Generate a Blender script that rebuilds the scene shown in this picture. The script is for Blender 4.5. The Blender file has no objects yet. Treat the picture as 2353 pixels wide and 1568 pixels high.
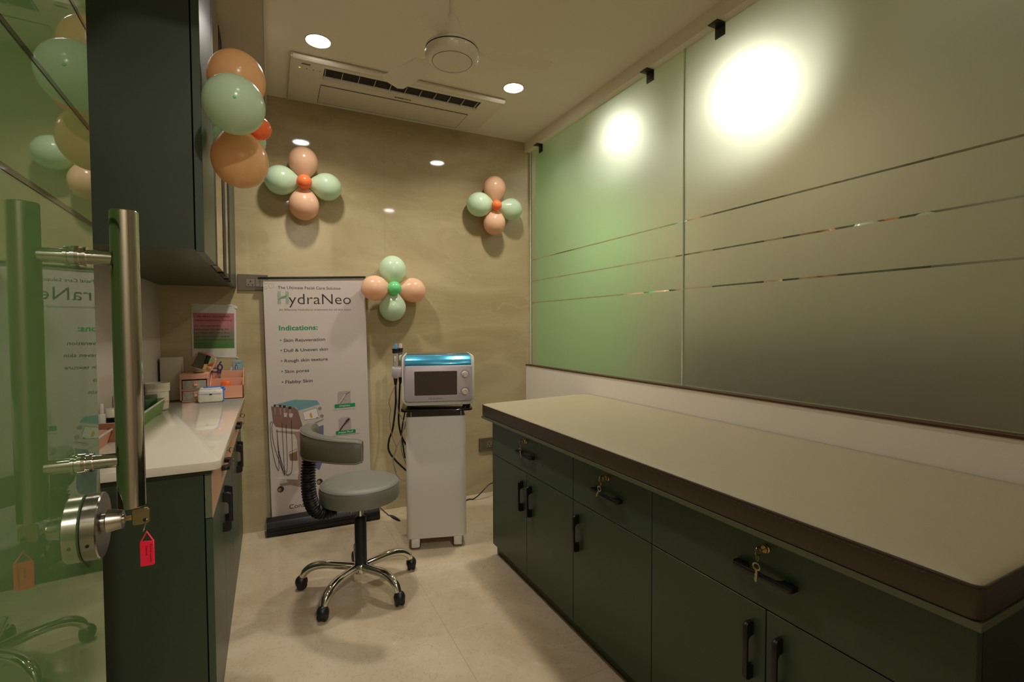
import bpy, bmesh, math, random
from mathutils import Vector, Matrix, Euler
random.seed(7)
PI = math.pi
scene = bpy.context.scene
COL = scene.collection

# ------------------------------------------------------------------ materials
def srgb(r, g, b):
    f = lambda c: ((c/255+.055)/1.055)**2.4 if c > 10.3 else c/255/12.92
    return (f(r), f(g), f(b), 1)

def new_mat(name):
    m = bpy.data.materials.new(name); m.use_nodes = True
    nt = m.node_tree; b = nt.nodes['Principled BSDF']
    return m, nt, b

def pmat(name, col, rough=.5, metal=0, spec=.5, coat=0, coat_rough=.05, noise=0, nscale=40, bump=0, bscale=200, trans=0, ior=1.45, emit=None, estr=0, sub=0):
    m, nt, b = new_mat(name)
    b.inputs['Base Color'].default_value = col
    b.inputs['Roughness'].default_value = rough
    b.inputs['Metallic'].default_value = metal
    b.inputs['Specular IOR Level'].default_value = spec
    b.inputs['Coat Weight'].default_value = coat
    b.inputs['Coat Roughness'].default_value = coat_rough
    b.inputs['Transmission Weight'].default_value = trans
    b.inputs['IOR'].default_value = ior
    if sub:
        b.inputs['Subsurface Weight'].default_value = sub
        b.inputs['Subsurface Radius'].default_value = (.04, .03, .02)
    if emit:
        b.inputs['Emission Color'].default_value = emit
        b.inputs['Emission Strength'].default_value = estr
    tc = nt.nodes.new('ShaderNodeTexCoord')
    n = nt.nodes.new('ShaderNodeTexNoise'); n.inputs['Scale'].default_value = nscale; n.inputs['Detail'].default_value = 4
    nt.links.new(tc.outputs['Object'], n.inputs['Vector'])
    if noise:
        mx = nt.nodes.new('ShaderNodeMix'); mx.data_type = 'RGBA'
        mx.inputs[6].default_value = tuple(c*(1-noise) for c in col[:3])+(1,)
        mx.inputs[7].default_value = tuple(min(1, c*(1+noise)) for c in col[:3])+(1,)
        nt.links.new(n.outputs['Fac'], mx.inputs[0]); nt.links.new(mx.outputs[2], b.inputs['Base Color'])
    if bump:
        n2 = nt.nodes.new('ShaderNodeTexNoise'); n2.inputs['Scale'].default_value = bscale; n2.inputs['Detail'].default_value = 3
        nt.links.new(tc.outputs['Object'], n2.inputs['Vector'])
        bp = nt.nodes.new('ShaderNodeBump'); bp.inputs['Strength'].default_value = bump; bp.inputs['Distance'].default_value = .002
        nt.links.new(n2.outputs['Fac'], bp.inputs['Height']); nt.links.new(bp.outputs['Normal'], b.inputs['Normal'])
    return m

def ramp(nt, stops):
    r = nt.nodes.new('ShaderNodeValToRGB')
    e = r.color_ramp.elements
    e[0].position, e[0].color = stops[0]
    e[1].position, e[1].color = stops[-1]
    for p, c in stops[1:-1]:
        x = e.new(p); x.color = c
    return r

def mathn(nt, op, a=None, b=None, va=None, vb=None):
    n = nt.nodes.new('ShaderNodeMath'); n.operation = op
    if a is not None: nt.links.new(a, n.inputs[0])
    if b is not None: nt.links.new(b, n.inputs[1])
    if va is not None: n.inputs[0].default_value = va
    if vb is not None: n.inputs[1].default_value = vb
    return n.outputs[0]

def marble(name, base, dark, light, vein_dark, joints, rough, flow=(1.0, 1.0, 3.0), rot=(0, .5, 0), speck=False, streak=.5, jf=.5):
    """polished beige marble; joints = list of (axis index, list of positions)"""
    m, nt, b = new_mat(name)
    L = nt.links.new
    geo = nt.nodes.new('ShaderNodeNewGeometry')
    mp = nt.nodes.new('ShaderNodeMapping'); mp.inputs['Scale'].default_value = flow; mp.inputs['Rotation'].default_value = rot
    L(geo.outputs['Position'], mp.inputs['Vector'])
    n1 = nt.nodes.new('ShaderNodeTexNoise'); n1.inputs['Scale'].default_value = 1.3; n1.inputs['Detail'].default_value = 7
    n1.inputs['Roughness'].default_value = .6; n1.inputs['Distortion'].default_value = .8
    L(mp.outputs['Vector'], n1.inputs['Vector'])
    r1 = ramp(nt, [(.3, dark), (.5, base), (.72, light)]); L(n1.outputs['Fac'], r1.inputs['Fac'])
    # thin pale and dark veins: narrow bands of a distorted noise
    n2 = nt.nodes.new('ShaderNodeTexNoise'); n2.inputs['Scale'].default_value = 1.1; n2.inputs['Detail'].default_value = 5
    n2.inputs['Distortion'].default_value = 1.2; L(mp.outputs['Vector'], n2.inputs['Vector'])
    v = mathn(nt, 'ABSOLUTE', mathn(nt, 'SUBTRACT', n2.outputs['Fac'], vb=.5))
    v = mathn(nt, 'LESS_THAN', v, vb=.0035)
    n3 = nt.nodes.new('ShaderNodeTexNoise'); n3.inputs['Scale'].default_value = 2.3; n3.inputs['Detail'].default_value = 6
    n3.inputs['Distortion'].default_value = 1.6; L(mp.outputs['Vector'], n3.inputs['Vector'])
    w = mathn(nt, 'ABSOLUTE', mathn(nt, 'SUBTRACT', n3.outputs['Fac'], vb=.47))
    w = mathn(nt, 'LESS_THAN', w, vb=.0028)
    mx = nt.nodes.new('ShaderNodeMix'); mx.data_type = 'RGBA'; mx.inputs[7].default_value = light
    L(mathn(nt, 'MULTIPLY', v, vb=streak), mx.inputs[0]); L(r1.outputs['Color'], mx.inputs[6])
    mx2 = nt.nodes.new('ShaderNodeMix'); mx2.data_type = 'RGBA'; mx2.inputs[7].default_value = vein_dark
    L(mathn(nt, 'MULTIPLY', w, vb=streak*.8), mx2.inputs[0]); L(mx.outputs[2], mx2.inputs[6])
    out = mx2.outputs[2]
    if speck:
        n4 = nt.nodes.new('ShaderNodeTexNoise'); n4.inputs['Scale'].default_value = 22; n4.inputs['Detail'].default_value = 6; n4.inputs['Distortion'].default_value = 2.5
        L(geo.outputs['Position'], n4.inputs['Vector'])
        s = mathn(nt, 'LESS_THAN', mathn(nt, 'ABSOLUTE', mathn(nt, 'SUBTRACT', n4.outputs['Fac'], vb=.6)), vb=.008)
        mx3 = nt.nodes.new('ShaderNodeMix'); mx3.data_type = 'RGBA'; mx3.inputs[7].default_value = vein_dark
        L(mathn(nt, 'MULTIPLY', s, vb=.45), mx3.inputs[0]); L(out, mx3.inputs[6]); out = mx3.outputs[2]
    # tile joints
    sep = nt.nodes.new('ShaderNodeSeparateXYZ'); L(geo.outputs['Position'], sep.inputs[0])
    tot = None
    for ax, ps in joints:
        for p in ps:
            j = mathn(nt, 'LESS_THAN', mathn(nt, 'ABSOLUTE', mathn(nt, 'SUBTRACT', sep.outputs[ax], vb=p)), vb=.0012)
            tot = j if tot is None else mathn(nt, 'MAXIMUM', tot, j)
    mx4 = nt.nodes.new('ShaderNodeMix'); mx4.data_type = 'RGBA'; mx4.inputs[7].default_value = tuple(c*.62 for c in dark[:3])+(1,)
    L(mathn(nt, 'MULTIPLY', tot, vb=jf), mx4.inputs[0]); L(out, mx4.inputs[6])
    L(mx4.outputs[2], b.inputs['Base Color'])
    b.inputs['Roughness'].default_value = rough
    b.inputs['Specular IOR Level'].default_value = .5
    return m

M = {}
GREEN = srgb(66, 73, 50)
M['wall_marble'] = marble('beige_marble_wall', (.44, .36, .205, 1), (.35, .28, .15, 1), (.53, .45, .28, 1), (.29, .21, .11, 1), [(0, [.699]), (2, [1.27])], .05, flow=(.75, .75, 2.2), rot=(0, .5, 0), streak=.28, jf=.32)
M['floor_marble'] = marble('cream_marble_floor', (.50, .41, .28, 1), (.42, .33, .215, 1), (.58, .49, .36, 1), (.26, .16, .08, 1), [(0, [-.57, .631, 1.83]), (1, [3.20, 1.4, -.4])], .07, flow=(1.2, 1.2, 1.2), rot=(.3, .2, .6), speck=True, streak=.25)
M['ceiling'] = pmat('cream_ceiling_paint', (.80, .74, .60, 1), .7, noise=.02, nscale=3, bump=.05)
M['cream_wall'] = pmat('cream_wall_paint', (.46, .40, .31, 1), .65, noise=.03, nscale=4)
M['grey_wall'] = pmat('pale_grey_laminate', (.50, .45, .37, 1), .35, noise=.02, nscale=5)
M['parapet'] = pmat('ivory_laminate', (.80, .74, .65, 1), .55, noise=.02, nscale=300, bump=.05)
M['neighbour_wall'] = pmat('brown_beige_wall', (.38, .30, .21, 1), .65, noise=.04, nscale=3)
M['olive_wall'] = pmat('olive_green_wall', (.25, .50, .19, 1), .6, noise=.05, nscale=3)
M['green'] = pmat('dark_olive_laminate', (.030, .046, .023, 1), .42, noise=.04, nscale=30, bump=.04, bscale=600)
M['green_face'] = pmat('olive_satin_laminate', (.042, .068, .038, 1), .36, noise=.04, nscale=30, bump=.03, bscale=600)
M['green_edge'] = pmat('olive_edge_banding', (.12, .14, .08, 1), .5, noise=.03)
M['underside'] = pmat('shadow_grey_board', (.09, .085, .06, 1), .5, noise=.03)
M['bronze_mirror'] = pmat('bronze_mirror_glass', (.62, .50, .38, 1), .03, metal=1)
M['black'] = pmat('black_satin_metal', (.008, .008, .008, 1), .4, noise=.1)
M['blackgap'] = pmat('black_profile', (.004, .004, .004, 1), .6)
M['peach_lam'] = pmat('peach_laminate', srgb(206, 158, 122), .35, noise=.02, nscale=60)
M['stone'] = pmat('polished_white_stone', (.68, .63, .52, 1), .035, noise=.04, nscale=4)
M['brass'] = pmat('brass', (.62, .42, .17, 1), .25, metal=1, noise=.05)
M['steel'] = pmat('brushed_steel', (.38, .36, .31, 1), .22, metal=1, noise=.06, nscale=30)
M['polish'] = pmat('polished_steel', (.50, .48, .42, 1), .08, metal=1)
M['chrome'] = pmat('chrome', (.80, .78, .72, 1), .05, metal=1)
M['bed_top'] = pmat('beige_leatherette', (.36, .31, .20, 1), .5, noise=.04, nscale=12, bump=.25, bscale=700)
M['bed_side'] = pmat('brown_leatherette', (.062, .042, .026, 1), .4, noise=.06, nscale=20, bump=.3, bscale=700)
M['thread'] = pmat('stitching', (.16, .11, .07, 1), .6)
M['dark_trim'] = pmat('dark_brown_trim', (.07, .028, .012, 1), .45, noise=.1)
M['gunmetal'] = pmat('gunmetal_bracket', (.055, .052, .042, 1), .38, metal=.6, noise=.1)
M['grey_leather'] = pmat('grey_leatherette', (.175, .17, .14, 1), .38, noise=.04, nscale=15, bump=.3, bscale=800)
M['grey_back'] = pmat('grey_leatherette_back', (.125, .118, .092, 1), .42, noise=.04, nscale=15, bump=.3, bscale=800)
M['rubber'] = pmat('black_rubber', (.006, .006, .006, 1), .45, noise=.1)
M['white_plastic'] = pmat('white_plastic', (.62, .58, .52, 1), .3)
M['ivory_gloss'] = pmat('ivory_gloss_enamel', (.78, .72, .60, 1), .16, spec=.6)
M['ac_plastic'] = pmat('ivory_plastic', (.72, .66, .53, 1), .4)
M['ac_grille'] = pmat('ivory_plastic_grille', (.64, .58, .46, 1), .5)
M['trolley'] = pmat('silver_grey_powder_coat', (.66, .63, .57, 1), .42, noise=.05, nscale=900, bump=.06, bscale=1500)
M['lilac'] = pmat('lilac_silver_plastic', (.50, .44, .49, 1), .28, metal=.15)
M['shell'] = pmat('white_shell_plastic', (.60, .57, .53, 1), .25)
M['blue'] = pmat('metallic_blue', (.06, .33, .52, 1), .22, metal=.5, coat=.6)
M['sky_plastic'] = pmat('sky_blue_plastic', (.12, .38, .75, 1), .4)
M['smoke_top'] = pmat('smoked_grey_top', (.10, .10, .08, 1), .15)
M['dark_glass'] = pmat('black_glass', (.006, .006, .005, 1), .04)
M['screen'] = pmat('dark_screen', (.055, .04, .032, 1), .3, noise=.15, nscale=800)
M['clear'] = pmat('clear_acrylic', (.75, .75, .68, 1), .08, trans=.85, ior=1.3)
M['grey_cable'] = pmat('grey_tubing', (.25, .21, .18, 1), .4)
M['black_cable'] = pmat('black_cable', (.010, .011, .011, 1), .35)
M['print'] = pmat('banner_vinyl', (.50, .44, .40, 1), .4, noise=.02, nscale=3)
M['print_dark'] = pmat('dark_print', (.02, .018, .015, 1), .5)
M['print_grey'] = pmat('grey_print', (.16, .14, .12, 1), .5)
M['print_green'] = pmat('green_print', (.0, .23, .085, 1), .5)
M['print_lightgreen'] = pmat('pale_green_print', (.18, .36, .20, 1), .5)
M['print_white'] = pmat('white_print', (.62, .60, .54, 1), .5)
M['print_blue'] = pmat('blue_print', (.13, .27, .30, 1), .5)
M['print_violet'] = pmat('violet_print', (.12, .12, .21, 1), .5)
M['print_brown'] = pmat('rosy_brown_print', (.19, .10, .075, 1), .5, noise=.15, nscale=6)
M['print_taupe'] = pmat('taupe_print', (.28, .19, .155, 1), .5, noise=.1, nscale=6)
M['print_cream'] = pmat('cream_print', (.46, .41, .35, 1), .5)
M['print_tile'] = pmat('grey_tile_print', (.36, .30, .28, 1), .5)
M['print_orange'] = pmat('orange_print', (.55, .24, .05, 1), .5)
M['paper'] = pmat('white_paper', (.55, .53, .46, 1), .45)
M['socket'] = pmat('taupe_socket_plate', (.115, .09, .062, 1), .4)
M['socket_in'] = pmat('beige_socket_module', (.17, .14, .105, 1), .4)
M['balloon_peach'] = pmat('peach_balloon', (.90, .58, .39, 1), .2, sub=.35)
M['balloon_orange'] = pmat('orange_balloon', (.96, .60, .30, 1), .2, sub=.3)
M['balloon_mint'] = pmat('mint_balloon', (.66, .82, .60, 1), .2, sub=.35)
M['balloon_coral'] = pmat('coral_balloon', (.93, .25, .08, 1), .25, sub=.2)
M['balloon_green'] = pmat('green_balloon', (.20, .72, .30, 1), .25, sub=.2)
for k in ('peach', 'orange', 'mint', 'coral', 'green'):      # latex lets light through
    nt = M['balloon_'+k].node_tree; pb = nt.nodes['Principled BSDF']; pb.inputs['Subsurface Weight'].default_value = 0
    tl = nt.nodes.new('ShaderNodeBsdfTranslucent'); c0 = pb.inputs['Base Color'].default_value; tl.inputs['Color'].default_value = tuple(min(1, c*1.15) for c in c0[:3])+(1,)
    mxs = nt.nodes.new('ShaderNodeMixShader'); mxs.inputs[0].default_value = .30
    nt.links.new(pb.outputs[0], mxs.inputs[1]); nt.links.new(tl.outputs[0], mxs.inputs[2]); nt.links.new(mxs.outputs[0], nt.nodes['Material Output'].inputs['Surface'])
M['pink_plastic'] = pmat('pink_plastic', (.58, .28, .19, 1), .4)
M['peach_plastic'] = pmat('peach_plastic', (.62, .29, .18, 1), .4)
M['frost_drawer'] = pmat('speckled_drawer', (.34, .32, .25, 1), .35)
M['mirror'] = pmat('mirror_glass', (.75, .72, .62, 1), .02, metal=1)
M['rose'] = pmat('rose_plastic', (.33, .13, .10, 1), .4)
M['olive_plastic'] = pmat('olive_plastic', (.16, .15, .03, 1), .2)
M['purple'] = pmat('purple_plastic', (.035, .02, .08, 1), .3)
M['orange_plastic'] = pmat('orange_plastic', (.75, .13, .01, 1), .25)
M['card'] = pmat('cream_card', (.50, .46, .34, 1), .5, noise=.03)
M['blue_card'] = pmat('pale_blue_card', (.22, .31, .33, 1), .45)
M['wipes_blue'] = pmat('blue_film', (.02, .16, .60, 1), .25)
M['film'] = pmat('white_film', (.55, .53, .46, 1), .3, noise=.12, nscale=60, bump=.6, bscale=60)
M['tub'] = pmat('white_tub_plastic', (.60, .56, .44, 1), .3)
M['basket_green'] = pmat('green_basket', (.15, .27, .06, 1), .5, bump=.8, bscale=500)
M['basket_peach'] = pmat('peach_basket', (.58, .30, .19, 1), .5, bump=.5, bscale=500)
M['basket_brown'] = pmat('brown_wicker', (.34, .13, .06, 1), .6, noise=.4, nscale=60, bump=1, bscale=120)
M['dark_label'] = pmat('black_label', (.006, .006, .008, 1), .2)
M['green_label'] = pmat('green_label', (.012, .06, .012, 1), .4)
M['red_tag'] = pmat('red_plastic_tag', (.80, .018, .05, 1), .45)
M['key_brass'] = pmat('worn_key_metal', (.30, .24, .13, 1), .3, metal=1)
M['key_silver'] = pmat('silver_key_metal', (.42, .40, .26, 1), .35, metal=.8)
M['lamp'] = pmat('led_diffuser', (.9, .9, .85, 1), .5, emit=(1, .97, .9, 1), estr=40)
M['led'] = pmat('amber_indicator', (.6, .4, .05, 1), .5, emit=(1, .6, .1, 1), estr=1)

def glass_front():
    m, nt, b = new_mat('acid_etched_glass_front'); nt.nodes.remove(b)
    L = nt.links.new; out = nt.nodes['Material Output']
    rf = nt.nodes.new('ShaderNodeBsdfRefraction'); rf.inputs['Color'].default_value = (.93, .97, .86, 1); rf.inputs['Roughness'].default_value = .68; rf.inputs['IOR'].default_value = 1.35
    tr = nt.nodes.new('ShaderNodeBsdfTranslucent'); tr.inputs['Color'].default_value = (.62, .66, .50, 1)
    df = nt.nodes.new('ShaderNodeBsdfDiffuse'); df.inputs['Color'].default_value = (.36, .35, .27, 1)
    gl = nt.nodes.new('ShaderNodeBsdfGlossy'); gl.inputs['Color'].default_value = (1, 1, 1, 1); gl.inputs['Roughness'].default_value = .56
    fr = nt.nodes.new('ShaderNodeFresnel'); fr.inputs['IOR'].default_value = 1.5
    rf2 = nt.nodes.new('ShaderNodeBsdfRefraction'); rf2.inputs['Color'].default_value = (.93, .97, .86, 1); rf2.inputs['Roughness'].default_value = .95; rf2.inputs['IOR'].default_value = 1.5
    m0 = nt.nodes.new('ShaderNodeMixShader'); m0.inputs[0].default_value = .5; L(rf.outputs[0], m0.inputs[1]); L(rf2.outputs[0], m0.inputs[2])
    m1 = nt.nodes.new('ShaderNodeMixShader'); m1.inputs[0].default_value = .12; L(m0.outputs[0], m1.inputs[1]); L(tr.outputs[0], m1.inputs[2])
    m2 = nt.nodes.new('ShaderNodeMixShader'); m2.inputs[0].default_value = .30; L(m1.outputs[0], m2.inputs[1]); L(df.outputs[0], m2.inputs[2])
    m3 = nt.nodes.new('ShaderNodeMixShader'); L(fr.outputs[0], m3.inputs[0]); L(m2.outputs[0], m3.inputs[1]); L(gl.outputs[0], m3.inputs[2])
    L(m3.outputs[0], out.inputs['Surface'])
    return m
def clear_face(name, col):
    m, nt, b = new_mat(name); nt.nodes.remove(b); out = nt.nodes['Material Output']
    t = nt.nodes.new('ShaderNodeBsdfTransparent'); t.inputs['Color'].default_value = col
    nt.links.new(t.outputs[0], out.inputs['Surface']); return m
def strip_glass():
    m, nt, b = new_mat('clear_polished_glass_band'); nt.nodes.remove(b); L = nt.links.new; out = nt.nodes['Material Output']
    t = nt.nodes.new('ShaderNodeBsdfTransparent'); t.inputs['Color'].default_value = (.30, .34, .26, 1)
    g = nt.nodes.new('ShaderNodeBsdfGlossy'); g.inputs['Roughness'].default_value = .0; g.inputs['Color'].default_value = (1, 1, 1, 1)
    x = nt.nodes.new('ShaderNodeMixShader'); x.inputs[0].default_value = .62
    L(t.outputs[0], x.inputs[1]); L(g.outputs[0], x.inputs[2]); L(x.outputs[0], out.inputs['Surface']); return m
def door_glass():
    m, nt, b = new_mat('green_frosted_door_glass'); nt.nodes.remove(b); L = nt.links.new; out = nt.nodes['Material Output']
    df = nt.nodes.new('ShaderNodeBsdfDiffuse'); df.inputs['Color'].default_value = (.24, .42, .16, 1)
    tr = nt.nodes.new('ShaderNodeBsdfTranslucent'); tr.inputs['Color'].default_value = (.30, .52, .20, 1)
    gl = nt.nodes.new('ShaderNodeBsdfGlossy'); gl.inputs['Color'].default_value = (1, 1, 1, 1); gl.inputs['Roughness'].default_value = .004
    fr = nt.nodes.new('ShaderNodeFresnel'); fr.inputs['IOR'].default_value = 1.55
    a = nt.nodes.new('ShaderNodeMixShader'); a.inputs[0].default_value = .5; L(df.outputs[0], a.inputs[1]); L(tr.outputs[0], a.inputs[2])
    x = nt.nodes.new('ShaderNodeMixShader'); L(fr.outputs[0], x.inputs[0]); L(a.outputs[0], x.inputs[1]); L(gl.outputs[0], x.inputs[2])
    L(x.outputs[0], out.inputs['Surface']); return m
M['etched'] = glass_front()
M['clear_back'] = clear_face('clear_glass_back', (.93, .98, .90, 1))
M['glass_edge'] = pmat('glass_edge', (.42, .60, .36, 1), .1, spec=.6)
M['bead'] = pmat('pale_green_bead', (.66, .78, .58, 1), .15, spec=.6)
M['strip'] = strip_glass()
M['door_glass'] = door_glass()
M['door_strip'] = pmat('clear_glass_band_dark', (.03, .05, .02, 1), .03)

def poster_mat():
    m, nt, b = new_mat('pink_to_green_print'); L = nt.links.new
    g = nt.nodes.new('ShaderNodeNewGeometry'); s = nt.nodes.new('ShaderNodeSeparateXYZ'); L(g.outputs['Position'], s.inputs[0])
    t = nt.nodes.new('ShaderNodeMapRange'); t.inputs[1].default_value = 1.125; t.inputs[2].default_value = 1.33; L(s.outputs[2], t.inputs[0])
    r = ramp(nt, [(0, (.05, .17, .03, 1)), (.22, (.09, .17, .06, 1)), (.45, (.20, .15, .12, 1)), (.7, (.40, .14, .16, 1)), (1, (.42, .13, .15, 1))])
    L(t.outputs[0], r.inputs['Fac']); L(r.outputs['Color'], b.inputs['Base Color']); b.inputs['Roughness'].default_value = .35
    return m
M['poster'] = poster_mat()

# ------------------------------------------------------------------ mesh helpers
class MB:
    def __init__(s): s.bm = bmesh.new(); s.mi = 0
    def _tag(s, faces):
        for f in faces: f.material_index = s.mi
    def box(s, x0, y0, z0, x1, y1, z1, bev=0, seg=2, mat=None):
        n0 = set(s.bm.faces)
        r = bmesh.ops.create_cube(s.bm, size=1)
        vs = r['verts']
        for v in vs:
            v.co = Vector(((x0+x1)/2+v.co.x*(x1-x0), (y0+y1)/2+v.co.y*(y1-y0), (z0+z1)/2+v.co.z*(z1-z0)))
        if bev:
            es = {e for v in vs for e in v.link_edges}
            bmesh.ops.bevel(s.bm, geom=list(es), offset=bev, segments=seg, affect='EDGES', profile=.5, clamp_overlap=True)
        nf = [f for f in s.bm.faces if f not in n0]
        s._tag(nf)
        if mat is not None:
            bmesh.ops.transform(s.bm, matrix=mat, verts=list({v for f in nf for v in f.verts}))
        return s
    def prism(s, pts, d, o=(0, 0, 0)):
        """closed polygon pts (3D list) extruded by vector d"""
        n0 = set(s.bm.faces)
        vs = [s.bm.verts.new(Vector(p)+Vector(o)) for p in pts]
        f = s.bm.faces.new(vs)
        r = bmesh.ops.extrude_face_region(s.bm, geom=[f])
        for v in [g for g in r['geom'] if isinstance(g, bmesh.types.BMVert)]: v.co += Vector(d)
        nf = [f for f in s.bm.faces if f not in n0]
        bmesh.ops.recalc_face_normals(s.bm, faces=nf); s._tag(nf); return s
    def bevel_all(s, off, seg=2, ang=.5):
        es = [e for e in s.bm.edges if len(e.link_faces) == 2 and e.calc_face_angle(0) > ang]
        bmesh.ops.bevel(s.bm, geom=es, offset=off, segments=seg, affect='EDGES', profile=.5, clamp_overlap=True); return s
    def ring(s, c, ax, r, seg, ref=None, sq=1.0):
        ax = Vector(ax).normalized()
        if ref is None:
            ref = Vector((0, 0, 1)) if abs(ax.z) < .9 else Vector((1, 0, 0))
        u = ax.cross(ref).normalized(); w = ax.cross(u)
        return [s.bm.verts.new(Vector(c)+u*math.cos(2*PI*i/seg)*r+w*math.sin(2*PI*i/seg)*r*sq) for i in range(seg)], u
    def loft(s, rings, cap0=True, cap1=True, closed=False):
        n = len(rings[0]); fs = []
        pairs = list(zip(rings, rings[1:])) + ([(rings[-1], rings[0])] if closed else [])
        for a, b in pairs:
            for i in range(n):
                try: fs.append(s.bm.faces.new((a[i], a[(i+1) % n], b[(i+1) % n], b[i])))
                except ValueError: pass
        if not closed:
            if cap0: fs.append(s.bm.faces.new(rings[0][::-1]))
            if cap1: fs.append(s.bm.faces.new(rings[-1]))
        bmesh.ops.recalc_face_normals(s.bm, faces=fs); s._tag(fs); return s
    def cyl(s, p0, p1, r0, r1=None, seg=24, caps=True):
        r1 = r0 if r1 is None else r1
        d = Vector(p1)-Vector(p0)
        a, _ = s.ring(p0, d, r0, seg); b, _ = s.ring(p1, d, r1, seg)
        return s.loft([a, b], caps, caps)
    def lathe(s, prof, o=(0, 0, 0), ax=(0, 0, 1), seg=32):
        """prof = [(radius, height)] along ax from o"""
        ax = Vector(ax).normalized(); rs = []
        for r, h in prof:
            rs.append(s.ring(Vector(o)+ax*h, ax, max(r, 1e-4), seg)[0])
        return s.loft(rs)
    def tube(s, pts, r, seg=10, smooth=0, radii=None, closed=False):
        P = [Vector(p) for p in pts]
        if smooth:
            Q = []; R = []
            n = len(P)
            rng = range(n) if closed else range(n-1)
            for i in rng:
                if closed: p0, p1, p2, p3 = P[i-1], P[i], P[(i+1) % n], P[(i+2) % n]
                else:
                    p0 = P[max(i-1, 0)]; p1 = P[i]; p2 = P[i+1]; p3 = P[min(i+2, n-1)]
                for k in range(smooth):
                    t = k/smooth
                    Q.append(.5*((2*p1)+(-p0+p2)*t+(2*p0-5*p1+4*p2-p3)*t*t+(-p0+3*p1-3*p2+p3)*t**3))
                    if radii: R.append(radii[i]*(1-t)+radii[(i+1) % n]*t)
            if not closed:
                Q.append(P[-1])
                if radii: R.append(radii[-1])
            P = Q
            if radii: radii = R
        rings = []; n = len(P)
        u = None
        for i, p in enumerate(P):
            if closed: d = P[(i+1) % n]-P[i-1]
            else: d = P[min(i+1, n-1)]-P[max(i-1, 0)]
            d.normalize()
            if u is None:
                ref = Vector((0, 0, 1)) if abs(d.z) < .9 else Vector((1, 0, 0))
                u = d.cross(ref).normalized()
            else:
                u = (u-d*u.dot(d)).normalized()
            w = d.cross(u); rr = radii[i] if radii else r
            rings.append([s.bm.verts.new(p+u*math.cos(2*PI*k/seg)*rr+w*math.sin(2*PI*k/seg)*rr) for k in range(seg)])
        return s.loft(rings, closed=closed)
    def sphere(s, c, r, seg=24, ring=14, sc=(1, 1, 1)):
        n0 = set(s.bm.faces)
        x = bmesh.ops.create_uvsphere(s.bm, u_segments=seg, v_segments=ring, radius=r)
        for v in x['verts']: v.co = Vector((v.co.x*sc[0], v.co.y*sc[1], v.co.z*sc[2]))+Vector(c)
        s._tag([f for f in s.bm.faces if f not in n0]); return s
    def text(s, txt, mat4, width=None, height=None, bold=0, ext=.0003, space=1.0, size=1.0, align='LEFT'):
        cu = bpy.data.curves.new('t', 'FONT'); cu.body = txt; cu.size = size; cu.extrude = 0; cu.offset = bold; cu.space_character = space; cu.resolution_u = 3
        ob = bpy.data.objects.new('t', cu); COL.objects.link(ob)
        dg = bpy.context.evaluated_depsgraph_get(); dg.update()
        me = bpy.data.meshes.new_from_object(ob.evaluated_get(dg))
        if len(me.vertices):
            xs = [v.co.x for v in me.vertices]; ys = [v.co.y for v in me.vertices]
            w = max(xs)-min(xs); x0 = min(xs)
            sx = width/w if width else 1
            sy = sx if height is None else height
            if align == 'CENTER': x0 += w/2
            n0 = set(s.bm.faces); v0 = set(s.bm.verts)
            s.bm.from_mesh(me)
            nv = [v for v in s.bm.verts if v not in v0]
            for v in nv: v.co = Vector(((v.co.x-x0)*sx, v.co.y*sy, 0))
            nf = [f for f in s.bm.faces if f not in n0]
            if ext:
                r = bmesh.ops.extrude_face_region(s.bm, geom=nf)
                ev = [g for g in r['geom'] if isinstance(g, bmesh.types.BMVert)]
                for v in ev: v.co.z += ext
                nv += ev
            nv = [v for v in s.bm.verts if v not in v0]
            bmesh.ops.transform(s.bm, matrix=mat4, verts=nv)
            s._tag([f for f in s.bm.faces if f not in n0])
        COL.objects.unlink(ob); bpy.data.objects.remove(ob); bpy.data.curves.remove(cu); bpy.data.meshes.remove(me)
        return s

def wmat(o):
    m = Matrix.Identity(4)
    while o is not None:
        m = (Matrix.Translation(o.location) @ o.rotation_euler.to_matrix().to_4x4()) @ m; o = o.parent
    return m

def part(name, mb, mats, parent=None, world=True, smooth=True, label=None, ang=.7, bev=0):
    me = bpy.data.meshes.new(name)
    if world and parent is not None:
        bmesh.ops.transform(mb.bm, matrix=wmat(parent).inverted(), verts=mb.bm.verts)
    mb.bm.to_mesh(me); mb.bm.free()
    if not isinstance(mats, (list, tuple)): mats = [mats]
    for m in mats: me.materials.append(M[m])
    if smooth:
        for p in me.polygons: p.use_smooth = True
        try: me.set_sharp_from_angle(angle=ang)
        except Exception: pass
    o = bpy.data.objects.new(name, me); COL.objects.link(o)
    if parent is not None: o.parent = parent
    if label: o['label'] = label
    if bev:
        b = o.modifiers.new('bevel', 'BEVEL'); b.width = bev; b.segments = 2; b.limit_method = 'ANGLE'; b.angle_limit = .7
    return o

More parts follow.
